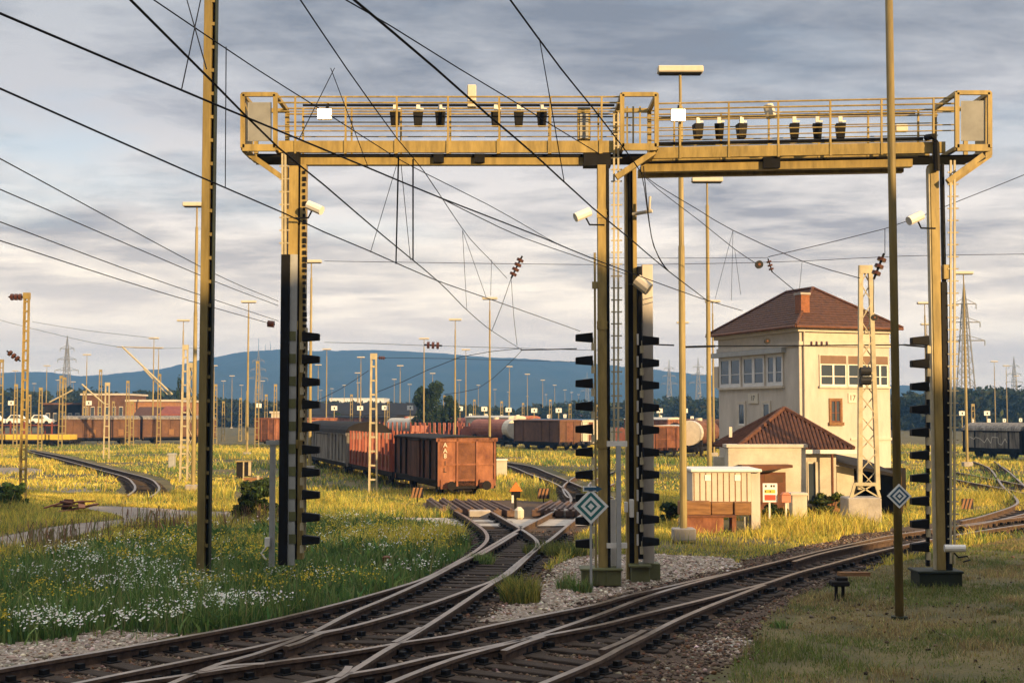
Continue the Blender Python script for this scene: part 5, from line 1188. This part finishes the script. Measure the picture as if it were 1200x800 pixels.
def mesh_np(name, V, Fq, col, mt, kind='stuff', parent=None):
    me = bpy.data.meshes.new(name); nv = len(V); me.vertices.add(nv); me.vertices.foreach_set('co', np.ascontiguousarray(V, np.float32).ravel())
    k = Fq.shape[1]; nf = len(Fq); me.loops.add(nf*k); me.loops.foreach_set('vertex_index', np.ascontiguousarray(Fq, np.int32).ravel())
    me.polygons.add(nf); me.polygons.foreach_set('loop_start', np.arange(0, nf*k, k, dtype=np.int32)); me.polygons.foreach_set('loop_total', np.full(nf, k, np.int32))
    if col is not None:
        ca = me.color_attributes.new('col', 'FLOAT_COLOR', 'POINT'); c4 = np.ones((nv, 4), np.float32); c4[:, :3] = col; ca.data.foreach_set('color', c4.ravel())
    me.materials.append(mt); me.update(); me.validate()
    o = bpy.data.objects.new(name, me); COL.objects.link(o)
    if kind: o['kind'] = kind
    if parent: o.parent = parent
    return o
def blades(name, P, h, wd, col, lean=.35, z0=0.0, tip=.12):
    n_ = len(P); a = rng.uniform(0, 2*np.pi, n_); la = rng.uniform(0, 2*np.pi, n_); ll = np.abs(rng.normal(0, lean, n_))*h
    s = np.stack([np.cos(a), np.sin(a), np.zeros(n_)], 1)*(wd/2)[:, None]; ld = np.stack([np.cos(la)*ll, np.sin(la)*ll, np.zeros(n_)], 1)
    b = np.concatenate([P, np.full((n_, 1), z0)], 1); up = np.zeros((n_, 3)); up[:, 2] = h
    v0, v1 = b-s, b+s; m0 = b+up*.55+ld*.35; v2, v3 = m0+s*.75, m0-s*.75; t0 = b+up+ld; v4, v5 = t0+s*tip, t0-s*tip
    V = np.stack([v0, v1, v2, v3, v4, v5], 1).reshape(-1, 3); o = np.arange(n_)[:, None]*6
    Fq = np.concatenate([o+np.array([[0, 1, 2, 3]]), o+np.array([[3, 2, 4, 5]])], 0)
    return mesh_np(name, V, Fq, np.repeat(col, 6, 0), leaf)
def hue(n_, cols, wts, jit=.18):
    c = np.array(cols)[rng.choice(len(cols), n_, p=np.array(wts)/sum(wts))]; return np.clip(c*(1+rng.normal(0, jit, (n_, 1)))*(1+rng.normal(0, .06, (n_, 3))), .004, .9)
def scatter(n_, y0, y1, m_=1.06, x0=None, x1=None):
    # uniform over the ground trapezoid the view covers between two distances
    Y = np.sqrt(rng.uniform(y0*y0, y1*y1, n_)); X = rng.uniform(-.4*m_-.01, .4*m_+.01, n_)*Y; return np.stack([X, Y], 1)
RAILPTS = []
for tr in (A1, A3, A2, A4, B1, B2, B3, B5, c1, c2, d1, d2):
    RAILPTS += [(p.x, p.y) for p in px_curve(tr, 0, .5)]
RAILPTS = np.array(RAILPTS)
def near_rail(P, d):
    r = np.zeros(len(P), bool)
    for k in range(0, len(P), 4000):
        q = P[k:k+4000]; lo, hi = q.min(0)-d, q.max(0)+d; R_ = RAILPTS[((RAILPTS > lo) & (RAILPTS < hi)).all(1)]
        if len(R_): r[k:k+4000] = (((q[:, None]-R_[None])**2).sum(2) < d*d).any(1)
    return r
HOLES = [path_poly, path2_poly, path3_poly, W2(CSTRIP)]
BUILT = [W2([(794, 604), (892, 612), (892, 626), (794, 628)]), W2([(274, 566), (312, 566), (313, 588), (274, 588)])]
def fence_out(P, g=1.0):
    r = inpoly(P, ball_poly) | inpoly(P, grav_poly) | inpoly(P, gr2_poly) | inpoly(P, gr3_poly)
    for h_ in HOLES: r |= inpoly(P, h_)
    for h_ in BUILT: r |= inpoly(P, h_)
    return r
GREEN = [(.075, .150, .042), (.13, .215, .060), (.20, .26, .08), (.26, .26, .10)]
YEL = [(.58, .46, .075), (.70, .58, .12), (.46, .43, .075), (.58, .42, .12), (.20, .24, .05)]
# ---- foreground meadow (left of the turnouts)
MEADOW = W2([(-120, 772), (-60, 762), (40, 757), (160, 750), (300, 737), (400, 712), (480, 692), (522, 670), (552, 645), (545, 622), (470, 612), (380, 606), (318, 618), (230, 622), (170, 632), (110, 641), (0, 668), (-120, 692)])
def sort_y(P): return P[np.argsort(P[:, 1])]
P = scatter(330000, 19, 52); P = P[(P[:, 0] < 1)]; P = P[inpoly(P, MEADOW) & ~inpoly(P, ball_poly)]
dn = fn(P, 2.2); P = P[rng.random(len(P)) < .35+.65*np.clip(dn*1.4, 0, 1)]; P = sort_y(P); P = P[~near_rail(P, .14)]
zz_ = fn(P, 3.5, 4.0); edge = inpoly(P, gr2_poly)
h = np.clip(rng.gamma(4, .085, len(P))*(.35+.75*zz_+.45*fn(P, .7, 3.3)), .06, 1.1); h[edge] *= .5; h *= np.clip(1.15-(P[:, 1]-26)*.07, .3, 1.1)
keep = ~edge | (rng.random(len(P)) < .10); P, h, zz_ = P[keep], h[keep], zz_[keep]
c = hue(len(P), GREEN, [4, 5, 3, 1.2]); lit = P[:, 1] > 36; 
blades('meadow_grass', P, h, rng.uniform(.012, .03, len(P)), c, .4)
# broad leaved weeds
Q = P[rng.random(len(P)) < .30*np.clip(fn(P, 1.1, 14)*2-.5, 0, 1)]; blades('meadow_weeds', Q, rng.uniform(.12, .42, len(Q)), rng.uniform(.05, .10, len(Q)), hue(len(Q), GREEN, [5, 4, 2, .6]), .8, tip=.3)
# flowers: small upturned heads at the top of the growth
def flowers(name, P, z, r, col):
    n_ = len(P); V = []; ang = rng.uniform(0, 6.28, n_); tl_ = rng.normal(0, .5, (n_, 2)); k = 5
    c = np.concatenate([P, z[:, None]], 1); nn = np.stack([tl_[:, 0], tl_[:, 1]-.5, np.ones(n_)], 1); nn /= np.linalg.norm(nn, axis=1, keepdims=True)
    t1 = np.cross(nn, np.array([1., 0.2, 0])); t1 /= np.linalg.norm(t1, axis=1, keepdims=True); t2 = np.cross(nn, t1)
    for i in range(k): th = ang+i*2*np.pi/k; V.append(c+(t1*np.cos(th)[:, None]+t2*np.sin(th)[:, None])*r[:, None])
    V = np.stack(V, 1).reshape(-1, 3); Fq = np.arange(n_*k).reshape(-1, k); return mesh_np(name, V, Fq, np.repeat(col, k, 0), leaf)
P = scatter(60000, 20, 48); P = P[(P[:, 0] < 0) & inpoly(P, MEADOW)]; d_ = fn(P, 2.6, 9.0); low = np.clip((34-P[:, 1])/12, 0, 1); P = P[(rng.random(len(P)) < np.clip(d_*2.2-1.0, 0, 1)*(.07+.30*low))]
# heads grow in umbels
P = np.repeat(P, 5, 0)+rng.normal(0, .06, (len(P)*5, 2)); flowers('white_flower_heads_in_grass', P, np.clip(.36+.28*(fn(P, 3.5, 4.0)-.4)+rng.normal(0, .07, len(P)), .08, .8), rng.uniform(.010, .028, len(P)), hue(len(P), [(.80, .80, .74), (.70, .72, .62)], [3, 1], .06)); bpy.data.objects['white_flower_heads_in_grass'].name = 'flowering_undergrowth'
P = scatter(36000, 20, 50); P = P[(P[:, 0] < 0) & inpoly(P, MEADOW)]; d_ = fn(P, 2.0, 17.0); P = P[rng.random(len(P)) < np.clip(d_*2.2-1.3, 0, .3)]
P = np.repeat(P, 6, 0)+rng.normal(0, .07, (len(P)*6, 2)); flowers('yellow_flowers', P, np.clip(.42+.25*(fn(P, 3.5, 4.0)-.4)+rng.normal(0, .09, len(P)), .1, .9), rng.uniform(.012, .03, len(P)), hue(len(P), [(.55, .42, .03), (.48, .40, .06)], [2, 1], .1)); bpy.data.objects['yellow_flowers'].name = 'flowering_undergrowth'
# reddish dock and seed stalks along the path
STALK = W2([(-60, 690), (0, 668), (100, 640), (220, 622), (330, 618), (330, 608), (220, 610), (120, 618), (0, 642), (-60, 656)])
P = scatter(60000, 26, 52); P = P[(P[:, 0] < -3)]; P = P[inpoly(P, STALK)]; P = P[rng.random(len(P)) < np.clip(fn(P, 1.3, 5)*1.5-.6, 0, .6)]
blades('meadow_weeds', P, rng.uniform(.25, .75, len(P)), rng.uniform(.012, .045, len(P)), hue(len(P), [(.19, .11, .07), (.28, .18, .10), (.16, .16, .06)], [2, 2, 3]), .22, tip=.8)
# ---- sunlit yellow grass: middle distance
P = scatter(620000, 33, 66); P = P[~fence_out(P)]; P = P[~inpoly(P, MEADOW) | (P[:, 1] > 37)]; P = P[~inpoly(P, turf_poly)]; P = P[~near_rail(P, .7)]
d_ = fn(P, 3.0, 2.0); P = P[rng.random(len(P)) < np.clip(d_*1.5, .10, 1)]; P = sort_y(P)
h = np.clip(rng.gamma(4, .055, len(P))*(.25+1.15*np.clip(fn(P, 4.2, 6.0), 0, 1.2)**1.5), .04, .8)
g_ = np.clip(fn(P, 5.0, 12.)*1.3-.25, 0, 1); c = hue(len(P), YEL, [4, 4, 3, 2, 1.5]); cg = hue(len(P), GREEN, [2, 4, 3, 2]); c = np.where((rng.random(len(P)) < g_*.5)[:, None], cg, c)
blades('dry_grass', P, h, rng.uniform(.012, .030, len(P)), c, .6)
P = scatter(330000, 66, 165); P = P[~near_rail(P, .8)]; P = P[~inpoly(P, path3_poly)]; d_ = fn(P, 7.0, 3.0); P = P[rng.random(len(P)) < np.clip(d_*1.5-.05, .06, 1)]
h = np.clip(rng.gamma(4, .05, len(P))*(.3+1.0*fn(P, 8, 6.0)), .04, .6); c = hue(len(P), YEL, [4, 4, 3, 2, 1.5])
cg = hue(len(P), GREEN, [2, 4, 3, 2]); c = np.where((rng.random(len(P)) < np.clip(fn(P, 11, 3)*1.2-.3, 0, .8))[:, None], cg, c)
blades('dry_grass', P, h, rng.uniform(.035, .09, len(P)), c, .55)
# ---- low turf at the near right
P = scatter(420000, 17, 42); P = P[(P[:, 0] > 2) & inpoly(P, turf_poly)]; P = P[~near_rail(P, .9) & (~inpoly(P, gr3_poly) | (rng.random(len(P)) < .15))]; P = P[~inpoly(P, ball_poly) | (rng.random(len(P)) < .5*fn(P, .9, 2.))]; d_ = fn(P, 1.4, 8.0)*.6+fn(P, .5, 3)*.4; P = P[rng.random(len(P)) < np.clip(d_*2.6-.55, .14, 1)]; P = sort_y(P)
h = np.clip(rng.gamma(5, .013, len(P))*(.5+fn(P, 2, 1)), .015, .2); c = hue(len(P), [(.12, .165, .042), (.19, .21, .06), (.14, .18, .055)], [4, 4, 3]); br = hue(len(P), [(.32, .25, .11), (.24, .17, .085), (.38, .33, .14)], [3, 2, 2]); c = np.where((rng.random(len(P)) < np.clip(fn(P, 2.1, 21)*2.4-.75, .05, .95))[:, None], br, c)
blades('turf_grass', P, h, rng.uniform(.008, .018, len(P)), c, .7)
# ---- tufts in the gravel
def tuft(name, px, py, r, n_, hh, cols, lab, kindcat='grass tuft'):
    g = G(px, py); a = rng.uniform(0, 6.28, n_); q = r*np.sqrt(rng.random(n_)); P = np.stack([g.x+q*np.cos(a), g.y+q*np.sin(a)], 1)
    o = blades(name, P, np.clip(rng.normal(hh, hh*.25, n_), .05, 2), rng.uniform(.012, .03, n_), hue(n_, cols, [1]*len(cols)), .5); del o['kind']; return tag(o, lab, kindcat, 'weed tufts among the tracks')
tuft('grass_tuft', 610, 705, .42, 900, .42, [(.10, .14, .04), (.26, .25, .06), (.36, .31, .07)], 'yellow green tuft on the gravel between the turnouts')
tuft('grass_tuft', 590, 688, .30, 350, .22, GREEN, 'low green tuft where the two turnout rails converge')
tuft('grass_tuft', 563, 662, .35, 500, .25, GREEN, 'green tuft growing between the rails below the rusty brake beams')
tuft('grass_tuft', 663, 690, .22, 160, .30, GREEN, 'small green weed on the gravel beside the diamond sign')
tuft('grass_tuft', 683, 694, .22, 160, .25, GREEN, 'small green weed at the foot of the diamond sign')
tuft('grass_tuft', 650, 650, .9, 1500, .28, [(.12, .15, .05), (.22, .22, .06), (.09, .12, .03)], 'green grass patch behind the diamond sign near the rail')
tuft('grass_tuft', 915, 735, .2, 120, .12, GREEN, 'tiny weed on the brown ballast edge by the turf')
# ---- loose stones
ico = [(0, 0, -1), (.72, -.53, -.45), (-.28, -.85, -.45), (-.89, 0, -.45), (-.28, .85, -.45), (.72, .53, -.45), (.28, -.85, .45), (-.72, -.53, .45), (-.72, .53, .45), (.28, .85, .45), (.89, 0, .45), (0, 0, 1)]
icf = [(0, 1, 2), (1, 0, 5), (0, 2, 3), (0, 3, 4), (0, 4, 5), (1, 5, 10), (2, 1, 6), (3, 2, 7), (4, 3, 8), (5, 4, 9), (1, 10, 6), (2, 6, 7), (3, 7, 8), (4, 8, 9), (5, 9, 10), (6, 10, 11), (7, 6, 11), (8, 7, 11), (9, 8, 11), (10, 9, 11)]
def stones(name, P, r, mt, z=.01):
    n_ = len(P); I = np.array(ico)[None]*(1+rng.normal(0, .18, (n_, 12, 1))); I = I*np.stack([r*rng.uniform(.7, 1.3, n_), r*rng.uniform(.7, 1.3, n_), r*rng.uniform(.5, .9, n_)], 1)[:, None]
    a = rng.uniform(0, 6.28, n_); ca, sa = np.cos(a)[:, None], np.sin(a)[:, None]; X = I[..., 0]*ca-I[..., 1]*sa; Yv = I[..., 0]*sa+I[..., 1]*ca
    P = P+rng.normal(0, .16, P.shape); V = np.stack([X+P[:, :1], Yv+P[:, 1:], I[..., 2]+z+r[:, None]*.25], 2).reshape(-1, 3); Fq = (np.arange(n_)[:, None, None]*12+np.array(icf)[None]).reshape(-1, 3)
    cs = [(.045, .031, .022), (.10, .07, .05), (.17, .125, .092), (.28, .22, .17), (.14, .07, .04)] if mt is stonem else [(.16, .12, .09), (.30, .24, .19), (.46, .39, .33), (.60, .54, .47), (.24, .15, .10)]
    return mesh_np(name, V, Fq, np.repeat(hue(n_, cs, [4, 4, 3, 1, 1.5] if mt is stonem else [2, 3, 3, 1.5, 1]), 12, 0), chip)
P = scatter(260000, 17, 44); P = P[inpoly(P, ball_poly) & ~inpoly(P, grav_poly)]; P = P[~near_rail(P, .14)]; P = P[rng.random(len(P)) < np.clip(fn(P, 1.5, 3)*1.3, .2, 1)]; stones('gravel', P, np.clip(rng.gamma(8, .0033, len(P)), .012, .06), stonem, .006)
P = scatter(110000, 18, 42); P = P[inpoly(P, grav_poly) | inpoly(P, gr2_poly) | inpoly(P, gr3_poly)]; P = P[~near_rail(P, .14)]; stones('gravel', P, np.clip(rng.gamma(6, .0042, len(P)), .010, .06), palestone, .006)
P = scatter(14000, 18, 40); P = P[(P[:, 0] > 1) & inpoly(P, turf_poly)]; ed = fn(P, 3, 2); P = P[rng.random(len(P)) < .25*np.clip(ed, 0, 1)]; stones('gravel', P, np.clip(rng.gamma(7, .004, len(P)), .012, .06), stonem)
# ---- leaf clumps: shrubs, trees, woods
def leaves(name, C, R, n_, size, cols, parent=None, kind=None, hollow=.55):
    C = np.array(C, float); R = np.array(R, float); k = rng.integers(0, len(C), n_); d = rng.normal(0, 1, (n_, 3)); d /= np.linalg.norm(d, axis=1, keepdims=True)
    rr = (hollow+(1.06-hollow)*rng.random(n_)**.6)[:, None]; ctr = C[k]+d*rr*R[k]; ctr[:, 2] = np.maximum(ctr[:, 2], .03)
    nr = d+rng.normal(0, .6, (n_, 3)); nr /= np.linalg.norm(nr, axis=1, keepdims=True); t1 = np.cross(nr, rng.normal(0, 1, (n_, 3))); t1 /= np.linalg.norm(t1, axis=1, keepdims=True); t2 = np.cross(nr, t1); s = size*rng.uniform(.6, 1.4, n_)[:, None]
    V = np.stack([ctr-t1*s, ctr+t2*s*.55, ctr+t1*s, ctr-t2*s*.55], 1).reshape(-1, 3); Fq = np.arange(n_*4).reshape(-1, 4); c = hue(n_, cols, [1]*len(cols), .25)
    if parent: V = V-np.array(wroot(parent))
    return mesh_np(name, V, Fq, np.repeat(c, 4, 0), leaf, kind, parent)
DK = [(.020, .040, .014), (.035, .060, .018), (.055, .080, .025)]
def shrub(label, px, py, w_, h_, n_, size=.07, cols=DK):
    g = G(px, py); t = thing('shrub', g, label, 'shrub'); C = []; R = []
    for i in range(26):
        a = rng.uniform(0, 6.28); q = rng.random()**.5*1.15; z = rng.uniform(.12, .95)*h_; C.append((g.x+q*w_*.42*math.cos(a)*(1.2-z/h_*.6), g.y+q*w_*.42*math.sin(a), z)); R.append([w_*rng.uniform(.06, .18)]*2+[h_*rng.uniform(.07, .17)])
    leaves('foliage', C, R, n_, size, cols, t)
    m = MB()
    for i in range(6): m.tube([g, Vector(C[i])], .025, 5, .01)
    m.build('stem', bark, t)
shrub('dark green bush at the path end beside the thin grey post', 299, 608, 1.5, 1.5, 4200, .08, [(.016, .032, .012), (.03, .05, .016), (.06, .09, .025)])
shrub('round green shrub at the picture edge by the ladder-like mast', 12, 594, 1.7, 1.0, 3000, .08, [(.035, .075, .02), (.06, .11, .03), (.03, .05, .02)])
shrub('low dark weeds beside the lamp mast footing and timber stack', 785, 612, .9, .7, 1200, .07)
shrub('tall weeds between the annex fence and the concrete mast block', 975, 608, 2.0, .9, 2600, .08, [(.10, .13, .03), (.20, .20, .05), (.06, .09, .025)])
shrub('bushy weeds growing under the annex door steps', 908, 612, 1.3, .6, 1500, .07, [(.10, .13, .03), (.22, .21, .05), (.06, .09, .025)])
def tree(label, px, Y, ytop, w_px, n_, cols, name='tree'):
    top = at(px, ytop, Y); Hh = top.z; w_ = w_px/ppm(Y); t = thing(name, (top.x, Y, 0), label, 'tree'); C = []; R = []
    for i in range(26):
        z = Hh*rng.uniform(.18, .92); f_ = math.sin(math.pi*min(1, max(.12, (z/Hh)*.86+.08)))**.7; a = rng.uniform(0, 6.28); q = rng.random()**.5*f_
        C.append((top.x+q*w_*.4*math.cos(a), Y+q*w_*.4*math.sin(a), z)); R.append([w_*rng.uniform(.10, .20)]*2+[Hh*rng.uniform(.07, .14)])
    leaves('crown', C, R, n_, .16*max(1, w_/6), cols, t, hollow=.4)
    m = MB(); m.tube([(top.x, Y, 0), (top.x+.1, Y, Hh*.45), (top.x, Y, Hh*.8)], w_*.05, 8, w_*.012)
    for i in range(6): m.tube([(top.x, Y, Hh*rng.uniform(.25, .6)), C[i]], w_*.018, 5, w_*.005)
    m.build('trunk', bark, t)
tree('large dark round tree rising behind the rusty wagons', 503, 185, 447, 46, 9000, DK)
tree('smaller dark tree leaning on the large round one', 527, 187, 463, 26, 4500, DK)
tree('low dark tree among the warehouse roofs', 398, 250, 483, 26, 2500, DK)
tree('slim dark tree beside the pair of lattice masts', 211, 260, 440, 12, 2000, DK, 'poplar_tree')
# far woods as one mass each
def woods(prof, Y0, Y1, n_, size):
    C = []; R = []; xs = np.array([p[0] for p in prof]); ys = np.array([p[1] for p in prof])
    for i in range(int((xs[-1]-xs[0])/3.2)):
        px = rng.uniform(xs[0], xs[-1]); Y = rng.uniform(Y0, Y1); py = np.interp(px, xs, ys)+abs(rng.normal(0, 2.5)); p = at(px, py, Y); hh = max(p.z, 2)
        for k in range(3): C.append((p.x+rng.normal(0, 2.0), Y+rng.normal(0, 2), hh*(.25+.27*k))); R.append([rng.uniform(2.2, 4.2)]*2+[hh*.24])
    leaves('treeline', C, R, n_, size, [(.018, .030, .012), (.03, .045, .018), (.05, .06, .022)], None, 'stuff', .35)
woods([(-120, 456), (0, 455), (60, 458), (110, 453), (140, 459), (200, 456), (260, 468), (330, 470), (420, 470), (500, 472), (600, 478), (640, 473), (690, 468), (720, 472), (760, 468), (800, 464), (830, 466), (900, 470)], 380, 440, 36000, .9)
woods([(1000, 474), (1050, 464), (1080, 458), (1110, 455), (1140, 456), (1170, 453), (1200, 456), (1330, 460)], 300, 350, 20000, .8)
